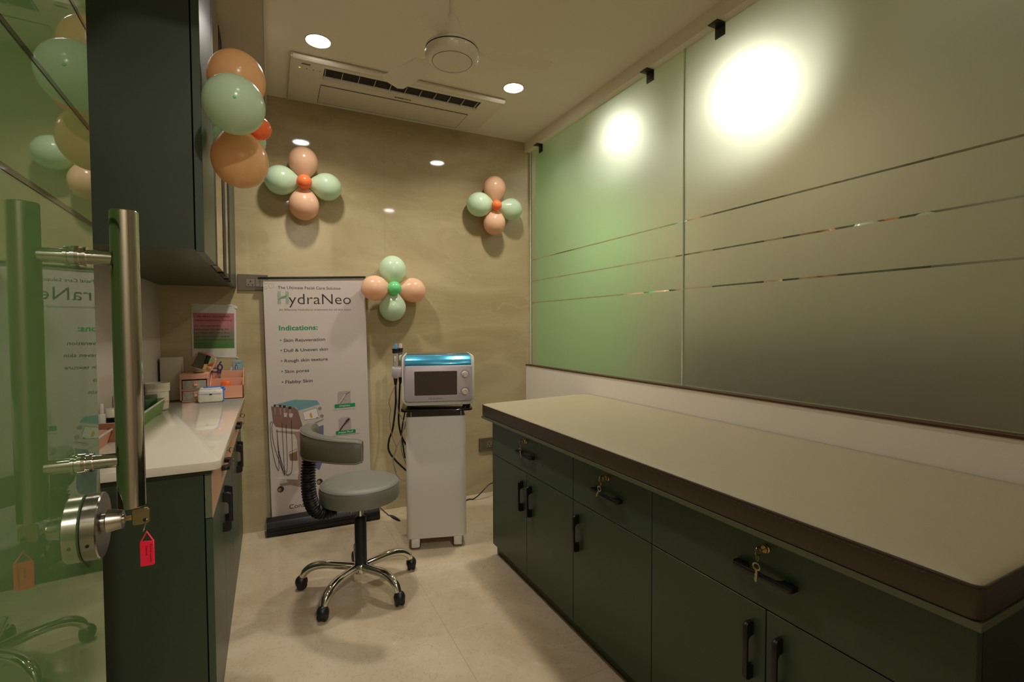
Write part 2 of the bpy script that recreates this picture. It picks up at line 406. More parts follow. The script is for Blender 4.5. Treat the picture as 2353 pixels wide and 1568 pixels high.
def thing(name, label, cat, loc=(0, 0, 0), rotz=0, group=None, kind=None):
    o = bpy.data.objects.new(name, None); COL.objects.link(o); o.empty_display_size = .05
    o.location = loc; o.rotation_euler = (0, 0, rotz)
    if label: o['label'] = label
    if cat: o['category'] = cat
    if group: o['group'] = group
    if kind: o['kind'] = kind
    return o
def tag(o, label, cat, group=None):
    o['label'] = label; o['category'] = cat
    if group: o['group'] = group
    return o
def structure(name, mb, mats, label, cat, **k):
    o = part(name, mb, mats, None, **k); o['kind'] = 'structure'; o['label'] = label; o['category'] = cat; return o
def frame(o, u, v):
    """4x4 whose x axis is u, y axis is v, z their normal, origin o"""
    u = Vector(u).normalized(); v = Vector(v).normalized(); w = u.cross(v)
    m = Matrix.Identity(4)
    for i in range(3): m[i][0] = u[i]; m[i][1] = v[i]; m[i][2] = w[i]; m[i][3] = o[i]
    return m

# ------------------------------------------------------------------ the room
D = 3.313; H = 2.645; XL = -.551; XG = 1.805; YF = .04
XR2 = 3.3; YB = -2.2
structure('floor', MB().box(-1.6, YB, -.06, XR2, D, 0), 'floor_marble', 'polished cream marble tile floor with fine brown veins', 'floor', smooth=False)
structure('wall_back', MB().box(XL-.1, D, 0, 1.9, D+.1, H+.05), 'wall_marble', 'glossy beige marble tiled wall behind the standing banner', 'wall', smooth=False)
HC = 3.13
c = MB().box(XL-.1, YF, H, XR2, D+.1, H+.06)
ceil = structure('ceiling', c, 'ceiling', 'cream painted ceiling with downlights and fan', 'ceiling', smooth=False)
structure('ceiling_corridor', MB().box(-1.7, YB-.1, HC, XR2+.1, YF, HC+.06).box(-1.7, YF, H, XR2+.1, YF+.06, HC+.06), 'cream_wall', 'cream ceiling of the corridor behind the doorway', 'ceiling', smooth=False)
structure('wall_left', MB().box(XL-.1, YF+.1, 0, XL, D, H), 'grey_wall', 'pale grey left wall between worktop and wall cabinet', 'wall', smooth=False)
structure('wall_front', MB().box(XL-.1, YF, 0, -.262, YF+.1, H).box(.72, YF, 0, 1.9, YF+.1, H), 'cream_wall', 'cream front wall around the doorway', 'wall', smooth=False)
# corridor behind the doorway and the neighbouring room behind the glass
structure('wall_corridor', MB().box(-1.7, YB-.1, 0, XR2, YB, HC).box(-1.7, YB, 0, -1.6, YF, HC).box(-1.6, YF-.06, 0, XL-.1, YF, H), 'cream_wall', 'cream corridor wall behind the doorway', 'wall', smooth=False)
structure('wall_neighbour_side', MB().box(XR2, YB, 0, XR2+.1, D, HC), 'neighbour_wall', 'beige wall of the neighbouring room beyond the frosted glass', 'wall', smooth=False)
structure('wall_neighbour_back', MB().box(1.9, D, 0, XR2+.1, D+.1, H), 'olive_wall', 'green far wall of the neighbouring room beyond the frosted glass', 'wall', smooth=False)
structure('wall_right', MB().box(1.77, YF+.1, 0, 1.87, D, .944), 'parapet', 'ivory low wall beneath the frosted glass partition', 'wall', smooth=False)
structure('trim_1', MB().box(1.766, YF+.1, .944, 1.85, D, .952), 'dark_trim', 'dark brown strip along the foot of the glass partition', 'trim', smooth=False)
structure('trim_2', MB().box(1.763, YF+.1, 2.574, 1.86, D, H), 'ceiling', 'cream header beam above the frosted glass partition', 'trim', smooth=False)
sof = structure('trim_3', MB().box(XL, YF+.1, 2.556, .003, D, H), 'cream_wall', 'grey beige dropped ceiling box above the wall cabinet', 'trim', smooth=False)
part('edge_strip', MB().box(-.001, YF+.1, 2.553, .006, D, 2.560), 'white_plastic', sof, smooth=False, label='bright white edge strip')

# glass partition
win = thing('window_1', 'frosted green glass partition on the right above the ivory low wall', 'window', (XG, 1.9, .952), kind='structure')
ZB, ZT = .953, 2.590
SZ = [1.752, 1.590, 1.425]
def pane(y0, y1, lab):
    mb = MB(); t = .012; hw = .0035
    zs = [ZB]
    for z in sorted(SZ): zs += [z-hw, z+hw]
    zs += [ZT]
    bm = mb.bm
    for i in range(len(zs)-1):
        band = (i % 2 == 1)
        a = [bm.verts.new((XG, y0, zs[i])), bm.verts.new((XG, y1, zs[i])), bm.verts.new((XG, y1, zs[i+1])), bm.verts.new((XG, y0, zs[i+1]))]
        f = bm.faces.new(a); f.normal_update()
        if f.normal.x > 0: f.normal_flip()
        f.material_index = 3 if band else 0
    def q(p, mi):
        f = bm.faces.new([bm.verts.new(x) for x in p]); f.material_index = mi
    q([(XG+t, y0, ZB), (XG+t, y1, ZB), (XG+t, y1, ZT), (XG+t, y0, ZT)], 1)
    q([(XG, y0, ZB), (XG+t, y0, ZB), (XG+t, y0, ZT), (XG, y0, ZT)], 2)
    q([(XG, y1, ZB), (XG+t, y1, ZB), (XG+t, y1, ZT), (XG, y1, ZT)], 2)
    q([(XG, y0, ZT), (XG+t, y0, ZT), (XG+t, y1, ZT), (XG, y1, ZT)], 2)
    q([(XG, y0, ZB), (XG+t, y0, ZB), (XG+t, y1, ZB), (XG, y1, ZB)], 2)
    return part('glass_pane', mb, ['etched', 'clear_back', 'glass_edge', 'strip'], win, smooth=False, label=lab)
pane(1.757, 3.292, 'far frosted pane, greener')
pane(YF+.1, 1.751, 'near frosted pane')
part('joint_bead', MB().cyl((XG-.001, 1.754, ZB), (XG-.001, 1.754, ZT), .0035, seg=8), 'bead', win, label='bright silicone joint between panes')
part('edge_bead', MB().box(XG-.003, 3.292, ZB, XG+.014, 3.300, ZT), 'bead', win, smooth=False, label='bright polished glass edge')
for y in (3.13, 1.985, 1.545):
    mb = MB().box(XG-.007, y-.026, 2.520, XG-.001, y+.026, 2.574, .0015).box(XG-.052, y-.026, 2.568, XG-.001, y+.026, 2.5735, .0015)
    mb.cyl((XG-.0085, y, 2.538), (XG-.006, y, 2.538), .005, seg=12).cyl((XG-.033, y, 2.566), (XG-.033, y, 2.5685), .005, seg=12)
    part('clamp_bracket', mb, 'gunmetal', win)

sb = thing('sideboard', 'made-up dark sideboard that darkens the lower part of the frosted glass from behind', 'cabinet', (3.05, 1.5, 0))  # invented piece, placed to darken the lower glass
part('carcass', MB().box(2.75, .5, 0, 3.29, 2.5, 1.15, .004), 'dark_trim', sb, smooth=False)
part('top_board', MB().box(2.73, .48, 1.15, 3.295, 2.52, 1.18, .003), 'dark_trim', sb, smooth=False)

# ------------------------------------------------------------------ glass door
SC = .88
def zs(z): return 1.25+(z-1.25)*SC
dn_ang = math.atan2(.035, 1)
hinge = Vector((-.2213, .813, 0)) - Vector((-.035, 1, 0)).normalized()*.655
door = thing('door_1', 'open green frosted glass door with long steel pull handle', 'door', tuple(hinge), dn_ang, kind='structure')   # local x = normal, local y = along the door
W_ = .655+.079
part('glass_panel', MB().box(-.012, 0, .012, 0, W_, 2.30, .001), 'door_glass', door, world=False, smooth=False)
for z, h in ((1.728, .0032), (1.570, .0032), (1.416, .0032)):
    part('clear_band', MB().box(-.002, 0, zs(z)-h, .0008, W_-.004, zs(z)+h), 'door_strip', door, world=False, smooth=False, label='dark clear band')
HY = .655
pull = part('pull_handle', MB().cyl((.0497, HY, zs(.974)), (.0497, HY, zs(1.426)), .0158, seg=48).bevel_all(.001, 1), 'polish', door, world=False, label='long polished steel tube')
for z in (1.048, 1.354):
    z = zs(z)
    mb = MB().cyl((.0, HY, z), (.045, HY, z), .0093, seg=28).cyl((0, HY, z), (.004, HY, z), .0135, seg=28).cyl((.004, HY, z), (.0075, HY, z), .011, seg=28).cyl((.0075, HY, z), (.011, HY, z), .0125, seg=28)
    part('standoff', mb, 'polish', pull, world=False)
LY = .664; LZ = zs(.949); KZ = zs(.953)
lock = part('lock', MB().lathe([(.039, 0), (.043, .0008), (.043, .015), (.0418, .0165), (.0005, .0165)], (.001, LY, LZ), (1, 0, 0), 64), 'steel', door, world=False, label='round brushed steel lock body', ang=.6)
part('lock_gasket', MB().lathe([(.0415, 0), (.0415, .0018), (.0005, .0018)], (.0002, LY, LZ), (1, 0, 0), 64), 'blackgap', lock, world=False)
part('grub_screw', MB().cyl((.009, LY-.0415, LZ-.0115), (.009, LY-.0425, LZ-.0118), .002, seg=10), 'blackgap', lock, world=False)
part('lock_cylinder', MB().lathe([(.011, .0), (.011, .003), (.0155, .005), (.0128, .020), (.0128, .0215), (.006, .022), (.006, .0235), (.0005, .0235)], (.0165, LY, KZ), (1, 0, 0), 36), 'steel', lock, world=False)
part('hinge_patch', MB().box(-.02, .0, .0, .008, .14, .07, .002).box(-.02, .0, 2.25, .008, .14, 2.318, .002), 'steel', door, world=False)
kx = wmat(door) @ Vector((.0385, LY, KZ))
key = thing('door_key', 'brass key standing in the round lock of the glass door', 'key', tuple(kx), dn_ang)
part('key_blade', MB().box(-.006, -.0011, -.0032, .009, .0011, .0032, .0004), 'key_brass', key, world=False)
bow = MB().prism([(.009, -.0011, -.0095), (.0115, -.0011, -.0120), (.026, -.0011, -.0110), (.0292, -.0011, -.0075), (.0292, -.0011, .0075), (.026, -.0011, .0118), (.0115, -.0011, .0110), (.009, -.0011, .0088)], (0, .0022, 0)).bevel_all(.0006, 1)
part('key_bow', bow, 'key_brass', key, world=False)
part('bow_hole', MB().cyl((.0235, -.00125, -.0058), (.0235, -.0010, -.0058), .0026, seg=14), 'blackgap', key, world=False)
part('key_ring', MB().tube([(.0235+.0022*math.sin(a*1.0), -.0012+.006*math.cos(a), -.0125+.0085*math.sin(a)) for a in [2*PI*i/16 for i in range(16)]], .0008, 6, closed=True), 'polish', key, world=False)
tx = wmat(key) @ Vector((.0245, .0, -.0195))
tagk = thing('key_tag', 'red plastic key tag with handwriting hanging from the door key', 'key tag', tuple(tx), -.42)
part('tag_body', MB().prism([(-.0095, 0, -.0190), (-.004, 0, -.0172), (.0095, 0, -.0165), (.0095, 0, -.0490), (.0080, 0, -.0505), (-.0070, 0, -.0530), (-.0095, 0, -.0525)], (0, .0018, 0)).bevel_all(.0004, 1), 'red_tag', tagk, world=False)
part('tag_loop', MB().tube([(-.0088, .001, -.0192), (0, .001, -.0035), (.0088, .001, -.0170)], .0010, 6), 'red_tag', tagk, world=False)
for k, (tt, ww) in enumerate((('Third room', .026), ('Derma', .013))):
    part('handwriting', MB().text(tt, frame((.0040-k*.0055, -.0002, -.020-.004*k), (0, 0, -1), (1, 0, 0)), width=ww, height=.0042, ext=0), 'dark_label', tagk, world=False, smooth=False)

# ------------------------------------------------------------------ downlights
LAMPS = [(.236, 2.585), (1.304, 2.585), (.236, .69), (1.31, .69)]
LN = ['white round downlight beside the balloons, left above the air conditioner', 'white round downlight near the glass partition, right of the ceiling fan',
      'white round downlight near the doorway above the glass door', 'white round downlight near the doorway above the bed']
def downlight(x, y, lab, power, spread=2.3, group='recessed ceiling downlights', H=H):
    t = thing('downlight', lab, 'ceiling light', (x, y, H), group=group)
    part('rim', MB().lathe([(.0605, 0), (.0615, -.002), (.058, -.004), (.0560, -.003), (.0560, -.0005)], (x, y, H), seg=48), 'white_plastic', t)
    part('diffuser', MB().lathe([(.0555, -.0004), (.0555, -.0022), (.0005, -.0022)], (x, y, H), seg=48), 'lamp', t)
    li = bpy.data.lights.new('downlight_glow', 'AREA'); li.shape = 'DISK'; li.size = .11; li.energy = power; li.color = (1, .93, .82); li.spread = spread
    lo = bpy.data.objects.new('downlight_glow', li); COL.objects.link(lo); lo.parent = t; lo.location = (0, 0, -.006)
PW = [9.5, 9.5, 1.2, 1.2]
for (x, y), l, p in zip(LAMPS, LN, PW): downlight(x, y, l, p)
downlight(2.80, 1.93, 'downlight added in the neighbouring room, glowing strongly through the near frosted pane', 11, PI)  # added behind the glass to make the bright glow on the near pane
downlight(2.45, 2.75, 'downlight added in the neighbouring room, glowing softly through the far frosted pane', 2.2, PI)  # second added lamp, for the fainter glow on the far pane
downlight(2.98, 2.98, 'unseen downlight added to brighten the green far wall of the neighbouring room', 8, 1.7)  # added so the lit green wall tints the far pane more
downlight(.508, -1.6, 'unseen downlight added as fill in the corridor behind the doorway', 72, 3.0, H=HC)  # added fill from behind the camera for balloons, banner and trolley

# ------------------------------------------------------------------ air conditioner
ac = thing('air_conditioner', 'ivory one way ceiling cassette air conditioner above the marble wall', 'air conditioner', (.72, 3.0, H))
z0 = 2.620
mb = MB()
mb.box(.118, 2.735, z0, 1.325, 3.262, H, .006, 2)
body = mb
part('panel', body, 'ac_plastic', ac)
part('front_lip', MB().prism([(.125, 2.735, 2.643), (.125, 2.728, 2.628), (.125, 2.745, 2.616), (.125, 2.765, 2.6195)], (1.195, 0, 0)).bevel_all(.004, 3), 'ac_plastic', ac)
slot = part('air_outlet', MB().box(.285, 2.792, z0-.0012, 1.185, 2.872, z0+.0005), 'blackgap', ac, smooth=False, label='dark outlet slot')
fl = part('louver', MB().prism([(.286, 2.872, z0-.0005), (.286, 2.876, z0-.0085), (.286, 2.903, z0-.0105), (.286, 2.908, z0-.0005)], (.905, 0, 0)).bevel_all(.0015, 2), 'white_plastic', ac)
for i in range(11):
    x = .290+i*.0875
    part('vane', MB().prism([(x, 2.792, z0), (x, 2.874, z0), (x, 2.874, z0-.014), (x, 2.80, z0-.004)], (.0022, 0, 0)), 'ac_plastic', ac, smooth=False)
part('intake_grille', MB().box(.283, 2.985, z0-.0035, 1.172, 3.215, z0+.001, .0015), 'ac_grille', ac)
mb = MB()
for yy in (2.985, 3.215): mb.box(.283, yy-.001, z0-.004, 1.172, yy+.001, z0)
for xx in (.283, 1.172): mb.box(xx-.001, 2.985, z0-.004, xx+.001, 3.215, z0)
part('grille_gap', mb, 'underside', ac, smooth=False)
part('display', MB().box(.172, 2.78, z0-.001, .215, 2.795, z0), 'socket_in', ac, smooth=False)
for i, x in enumerate((.165, .200, .232, .265)):
    part('indicator', MB().box(x-.004, 2.832, z0-.001, x+.004, 2.838, z0), 'led' if i == 0 else 'print_grey', ac, smooth=False, label='amber indicator' if i == 0 else 'grey indicator')
part('brand_lettering', MB().text('SAMSUNG', frame((.692, 2.958, z0-.0008), (1, -.0, 0), (0, -1, 0)), width=.098, height=.024, bold=.02), 'print_dark', ac, smooth=False)

# ------------------------------------------------------------------ ceiling fan
FX, FY = .630, 1.76
fan = thing('ceiling_fan', 'ivory ceiling fan hanging from a thin rod', 'fan', (FX, FY, H))
part('down_rod', MB().cyl((FX, FY, 2.35), (FX, FY, H-.05), .0085, seg=20), 'ivory_gloss', fan)
part('ceiling_cup', MB().lathe([(.02, -.10), (.045, -.03), (.055, -.0), (.001, 0)], (FX, FY, H), seg=32), 'ivory_gloss', fan)
part('bell_cover', MB().lathe([(.009, .105), (.016, .104), (.024, .092), (.034, .06), (.044, .03), (.053, .0), (.055, -.004), (.001, -.004)], (FX, FY, 2.308), seg=48), 'ivory_gloss', fan)
motor = part('motor_housing', MB().lathe([(.001, .072), (.055, .071), (.080, .064), (.096, .052), (.100, .042), (.0985, .040), (.0985, .036), (.101, .034), (.1015, .024), (.096, .010), (.086, .003), (.076, .0005), (.0745, .0015), (.073, 0), (.001, -.0015)], (FX, FY, 2.240), seg=64), 'ivory_gloss', fan)
part('rim_ring', MB().tube([(FX+.0993*math.cos(2*PI*k/72), FY+.0993*math.sin(2*PI*k/72), 2.278) for k in range(72)], .0016, 6, closed=True), 'gunmetal', motor)
part('cap_ring', MB().tube([(FX+.0745*math.cos(2*PI*k/72), FY+.0745*math.sin(2*PI*k/72), 2.2405) for k in range(72)], .0006, 6, closed=True), 'gunmetal', motor)
for k in range(3):
    a = math.radians(-8+120*k)
    R = Matrix.Translation((FX, FY, 2.288)) @ Matrix.Rotation(a, 4, 'Z') @ Matrix.Rotation(.16, 4, 'X')
    mb = MB().prism([(.075, -.02, 0), (.14, -.022, 0), (.16, -.045, 0), (.375, -.052, 0), (.395, -.036, 0), (.395, .036, 0), (.375, .052, 0), (.16, .045, 0), (.14, .022, 0), (.075, .02, 0)], (0, 0, .0022))
    bmesh.ops.transform(mb.bm, matrix=R, verts=mb.bm.verts)
    part('blade', mb, 'ceiling', fan)

# ------------------------------------------------------------------ handles
def bow_handle(parent, c, axis, out, L=.145, name='handle'):
    """black flat bow handle: c centre on the face, axis along the length, out = outward unit vector"""
    a = Vector(axis); o = Vector(out); w = a.cross(o)
    F = Matrix.Identity(4)
    for i in range(3): F[i][0] = a[i]; F[i][1] = o[i]; F[i][2] = w[i]; F[i][3] = c[i]
    h = L/2
    pts = [(-h, 0), (-h, .018), (-h+.006, .026), (h-.006, .026), (h, .018), (h, 0), (h-.034, 0), (h-.036, .012), (h-.044, .018), (-h+.044, .018), (-h+.036, .012), (-h+.034, 0)]
    mb = MB().prism([(x, y, -.0065) for x, y in pts], (0, 0, .013)).bevel_all(.0012, 1)
    bmesh.ops.transform(mb.bm, matrix=F, verts=mb.bm.verts)
    return part(name, mb, 'black', parent)
def cam_lock(parent, c, out):
    o = Vector(out)
    return part('lock', MB().lathe([(.0105, 0), (.0105, .003), (.0085, .005), (.0085, .009), (.001, .009)], c, o, 24), 'brass', parent)
def cab_key(label, c, out, dangle, scale=1, matn='key_silver', grp=None):
    """key pushed in a lock with a second key hanging from its ring"""
    c = Vector(c); o = Vector(out); side = o.cross(Vector((0, 0, 1)))
    t = thing('key', label, 'key', tuple(c), group=grp)
    mb = MB(); 
    mb.tube([c+o*.002, c+o*.012], .0018, 6)
    # head of the inserted key: flat bow seen edge on
    P = c+o*.021
    mb.tube([P+Vector((0, 0, 1))*.0105*math.cos(q)+o*.009*math.sin(q) for q in [2*PI*i/14 for i in range(14)]], .0022, 6, closed=True)
    part('inserted_key', mb, 'key_brass', t)
    part('ring', MB().tube([c+o*.024+side*.003*math.cos(q)+Vector((0, 0, -.016+.008*math.sin(q))) for q in [2*PI*i/12 for i in range(12)]], .0007, 5, closed=True), matn, t)
    B = c+o*.026+Vector((0, 0, -.028)); dv = Vector((0, 0, -1))*math.cos(dangle)+side*math.sin(dangle); sv = dv.cross(o)
    mb = MB()
    mb.tube([B+dv*.008*(1-math.cos(q))*1.0+sv*.009*math.sin(q) for q in [2*PI*i/16 for i in range(16)]], .0020, 6, closed=True)
    F = frame(B+dv*.014, dv, sv)
    bl = MB(); mb2 = mb
    n0 = set(mb.bm.verts)
    mb.prism([(0, -.0035, -.001), (.030, -.0035, -.001), (.033, 0, -.001), (.030, .0025, -.001), (.024, .0035, -.001), (.020, .002, -.001), (.015, .0035, -.001), (.010, .002, -.001), (0, .0035, -.001)], (0, 0, .002))
    bmesh.ops.transform(mb.bm, matrix=F, verts=[v for v in mb.bm.verts if v not in n0])
    part('hanging_key', mb, matn, t)
    return t

# ------------------------------------------------------------------ right cabinets, board, bed pad
XF = 1.07; XPL = 1.10
seams = [2.392, 1.608, 1.162, .372]
def right_unit(y1, y0, doors, lab):
    """y1 far, y0 near; doors = [(y_near,y_far,handle_y)]"""
    t = thing('base_cabinet', lab, 'cabinet', (1.4, (y0+y1)/2, 0), group='olive cabinets beneath the treatment bed')
    part('carcass', MB().box(XF+.02, y0+.001, .06, 1.765, y1-.001, .747), 'green', t, smooth=False)
    part('plinth', MB().box(XPL, y0+.001, 0, 1.72, y1+ (.008 if y1 > 2.3 else -.001), .06), 'green', t, smooth=False)
    g = .0015
    dr = part('drawer_front', MB().box(XF, y0+g, .5575, XF+.019, y1-g, .745, .001, 1), 'green_face', t, smooth=False)
    yc = (y0+y1)/2
    bow_handle(dr, (XF, yc, .644), (0, 1, 0), (-1, 0, 0), .16)
    cam_lock(dr, (XF, yc, .706), (-1, 0, 0))
    for a, b, hy in doors:
        d = part('door', MB().box(XF, a+g, .062, XF+.019, b-g, .5545, .001, 1), 'green_face', t, smooth=False)
        bow_handle(d, (XF, hy, .436), (0, 0, 1), (-1, 0, 0), .145)
    return t
right_unit(2.392, 1.608, [(2.0, 2.392, 2.04), (1.608, 2.0, 1.955)], 'olive base cabinet under the far end of the bed, two doors with paired handles')
right_unit(1.608, 1.162, [(1.162, 1.608, 1.572)], 'narrow olive base cabinet under the middle of the bed, single door')
right_unit(1.162, .372, [(.766, 1.162, .805), (.372, .766, .727)], 'olive base cabinet under the near end of the bed, with large hanging drawer key')
for yc, lab, an, in ((2.0, 'small keys hanging from the farthest drawer lock under the bed', -.25), (1.385, 'small keys hanging from the middle drawer lock under the bed', .5), (.767, 'silver key hanging upright from the nearest drawer lock under the bed', .05)):
    cab_key(lab, (XF-.009, yc, .706), (-1, 0, 0), an, grp='keys in the drawer locks under the bed')
board = part('bed_board', MB().box(1.022, .352, .748, 1.768, 2.43, .7625, .001, 1), 'green_edge')
tag(board, 'thin olive board between the bed pad and the cabinets', 'board')
# bed pad
bed = thing('bed_pad', 'long beige topped treatment bed pad with brown sides on the cabinets', 'bed pad', (1.4, 1.4, .7625))
BZ0, BZ1 = .764, .822
def pad_outline(ins, n=6):
    x0, x1, y0 = 1.020+ins, 1.768-ins, .352+ins
    yfl, yfr = 2.425-ins, 2.50-ins
    cs = [(x0, y0), (x1, y0), (x1, yfr), (x0, yfl)]
    rad = [.02, .02, .085, .02]
    out = []
    for i, (p, r) in enumerate(zip(cs, rad)):
        p = Vector(p); a = (Vector(cs[i-1])-p).normalized(); b = (Vector(cs[(i+1) % 4])-p).normalized()
        r = max(r-ins*.5, .004)
        for k in range(n+1):
            t = k/n
            q0 = p+a*r; q1 = p+b*r
            out.append((1-t)**2*q0+2*t*(1-t)*p+t*t*q1)
    return out
mb = MB()
rings = []
for ins, z in ((.004, BZ0), (.0, BZ0+.006), (.0, BZ1-.006), (.0015, BZ1-.001)):
    rings.append([mb.bm.verts.new((p.x, p.y, z)) for p in pad_outline(ins)])
mb.loft(rings, True, False)
part('side_band', mb, 'bed_side', bed, label='dark brown leatherette side')
mb = MB(); rings = []
for ins, z in ((.0015, BZ1-.001), (.004, BZ1+.002), (.015, BZ1+.0055), (.05, BZ1+.0085), (.12, BZ1+.0100), (.2, BZ1+.0105)):
    rings.append([mb.bm.verts.new((p.x, p.y, z)) for p in pad_outline(ins)])
mb.loft(rings, False, True)
part('top_panel', mb, 'bed_top', bed, label='beige leatherette top')
mb = MB()
ol = pad_outline(.001, 8)
part('piping', MB().tube([(p.x, p.y, BZ1) for p in ol], .0024, 6, closed=True), 'bed_side', bed)
mb = MB()
for i in range(150):
    y = .40+i*.0133
    mb.box(1.0194, y, BZ1-.0075, 1.0203, y+.008, BZ1-.0067)
part('stitching', mb, 'thread', bed, smooth=False)

# ------------------------------------------------------------------ left base cabinets + worktop
XC = -.166
def left_unit(y0, y1, doors, hys, lab, end=False):
    t = thing('base_cabinet', lab, 'cabinet', (-.36, (y0+y1)/2, 0), group='olive base cabinets under the worktop')
    part('carcass', MB().box(XL+.002, y0+.001, .0, XC-.022, y1-.001, .805), 'green', t, smooth=False)
    g = .0015
    dr = part('drawer_front', MB().box(XC-.019, y0+.004, .668, XC-.001, y1-g, .803), 'green_edge', t, smooth=False)
    part('drawer_facing', MB().box(XC-.001, y0+.004, .668, XC, y1-g, .803), 'peach_lam', dr, smooth=False, label='peach laminate drawer face')
    yc = (y0+y1)/2-.02
    bow_handle(dr, (XC, yc, .735), (0, 1, 0), (1, 0, 0), .15)
    cam_lock(dr, (XC, yc, .785), (1, 0, 0))
    for (a, b), hy in zip(doors, hys):
        d = part('door', MB().box(XC-.019, a+(.004 if a == y0 else g), .004, XC, b-g, .665, .001, 1), 'green_face', t, smooth=False)
        bow_handle(d, (XC, hy, .565), (0, 0, 1), (1, 0, 0), .145)
    return yc
ya = left_unit(1.718, 2.53, [(1.718, 2.11), (2.11, 2.53)], [2.065, 2.155], 'near olive base cabinet with peach drawer, left beside the glass door')
yb = left_unit(2.53, 3.306, [(2.53, 2.92), (2.92, 3.306)], [2.875, 2.965], 'far olive base cabinet with peach drawer, against the marble wall')
for y, lab in ((ya, 'brass key in the near peach drawer under the worktop'), (yb, 'key bunch in the far peach drawer under the worktop')):
    cab_key(lab, (XC+.009, y, .785), (1, 0, 0), .1, matn='key_brass', grp='keys in the peach drawers')
fr = part('filler_board', MB().box(XL+.004, 1.712, .8055, XC, 3.31, .8195), 'green'); tag(fr, 'dark olive strip directly beneath the white worktop', 'board')
wt = MB()
pts = [(XL+.001, 1.69), (-.168, 1.69)]
for k in range(1, 9):
    a = -PI/2+PI/2*k/8; pts.append((-.168+.028*math.cos(a), 1.718+.028*math.sin(a)))
pts += [(-.140, D-.002), (XL+.001, D-.002)]
wt.prism([(x, y, .820) for x, y in pts], (0, 0, .027)).bevel_all(.0035, 2, .9)
w = part('worktop', wt, 'stone'); tag(w, 'polished white stone worktop over the left cabinets', 'worktop')

# ------------------------------------------------------------------ wall cabinet
XU = -.174
wc = thing('wall_cabinet', 'tall dark olive wall cabinet above the worktop with bronze mirrored doors', 'cabinet', (-.36, 2.5, 1.48))
part('carcass', MB().box(XL+.002, 1.752, 1.486, XU-.026, 3.308, 2.546), 'green', wc, smooth=False)
part('top_gap', MB().box(XL+.01, 1.76, 2.546, XU-.004, 3.308, 2.5555), 'blackgap', wc, smooth=False, label='black shadow gap')
def ud(y0, y1, m, name='door', z0=1.478, lab=None):
    return part(name, MB().box(XU-.022, y0, z0, XU, y1, 2.543, .001, 1), m, wc, smooth=False, label=lab)
ud(1.749, 2.105, 'green_face', lab='olive satin door')
ud(2.87, 3.308, 'green_face', name='filler_panel', lab='olive end panel')
for y0, y1 in ((2.165, 2.46), (2.60, 2.77)):
    d = part('mirror_door', MB().box(XU-.022, y0, 1.486, XU-.001, y1, 2.543), 'bronze_mirror', wc, smooth=False, label='bronze mirrored door')
mb = MB()
for y0, y1 in ((2.105, 2.165), (2.46, 2.60), (2.77, 2.87)):
    mb.box(XU-.022, y0, 1.482, XU+.0004, y1, 2.543)
part('door_profile', mb, 'blackgap', wc, smooth=False, label='black door edge profiles')

# ------------------------------------------------------------------ balloon flowers
def balloon_mesh(tip, c, r, sq=1.0):
    """balloon with its knot at tip and its belly centred at c"""
    tip = Vector(tip); c = Vector(c); ax = (c-tip); L = ax.length; ax.normalize()
    prof = [(.0035, 0), (.0025, .004), (.004, .007)]
    a0 = L-r*.93
    for i in range(1, 23):
        th = PI*i/22
        h = L-math.cos(th)*r*1.06
        rr = r*math.sin(th)
        # neck taper toward the knot
        if th < PI*.30:
            k = (1-th/(PI*.30))
            h -= k*k*max(a0-.012, 0)*.9
        if h <= .008: continue
        prof.append((max(rr, .0008), h))
    return MB().lathe(prof, tip, ax, 36)
def flower(name_lab, centre, petals, mid, loc, tips=True):
    t = thing('balloon_cluster', name_lab, 'balloons', loc, group='balloon flowers')
    for (c, r, m, lab) in petals:
        part('balloon', balloon_mesh(centre, c, r), m, t, label=lab)
        if tips and 'tip' in lab:
            ax = (Vector(c)-Vector(centre)).normalized()
            q = Vector(c)+ax*(r*1.045)
            part('balloon_tip', MB().sphere(tuple(Vector(c)+ax*(r*1.03)), .0055, 16, 10, (1, .6, 1)), 'balloon_green', t, label='bright green balloon tip')
    c, r, m, lab = mid
    part('small_balloon', balloon_mesh(Vector(centre)+(Vector(centre)-Vector(c)).normalized()*.0, c, r), m, t, label=lab)
    return t
P_, O_, G_ = 'balloon_peach', 'balloon_orange', 'balloon_mint'
flower('four petal balloon flower with coral centre nearest the wall cabinet on the marble wall', (.199, 3.20, 2.118),
       [((.199, 3.222, 2.246), .084, P_, 'peach balloon'), ((.073, 3.222, 2.121), .085, G_, 'mint green balloon'), ((.331, 3.222, 2.112), .082, G_, 'mint green balloon'), ((.199, 3.222, 1.987), .086, P_, 'peach balloon')],
       ((.198, 3.15, 2.108), .043, 'balloon_coral', 'small coral balloon'), (.199, 3.3, 2.118))
flower('four petal balloon flower with coral centre near the glass partition', (1.466, 3.20, 2.118),
       [((1.470, 3.222, 2.243), .080, P_, 'peach balloon'), ((1.349, 3.222, 2.113), .085, G_, 'mint green balloon'), ((1.602, 3.222, 2.105), .079, G_, 'mint green balloon'), ((1.466, 3.222, 1.992), .080, P_, 'peach balloon')],
       ((1.452, 3.15, 2.104), .036, 'balloon_coral', 'small coral balloon'), (1.466, 3.3, 2.118))
flower('balloon flower with small green centre above the treatment machine, beside the banner', (.727, 3.20, 1.500),
       [((.729, 3.222, 1.621), .087, G_, 'mint green balloon'), ((.602, 3.165, 1.493), .080, P_, 'peach balloon'), ((.861, 3.222, 1.491), .082, P_, 'peach balloon'), ((.727, 3.222, 1.374), .086, G_, 'mint green balloon')],
       ((.722, 3.145, 1.495), .044, 'balloon_green', 'small bright green balloon'), (.727, 3.3, 1.50))
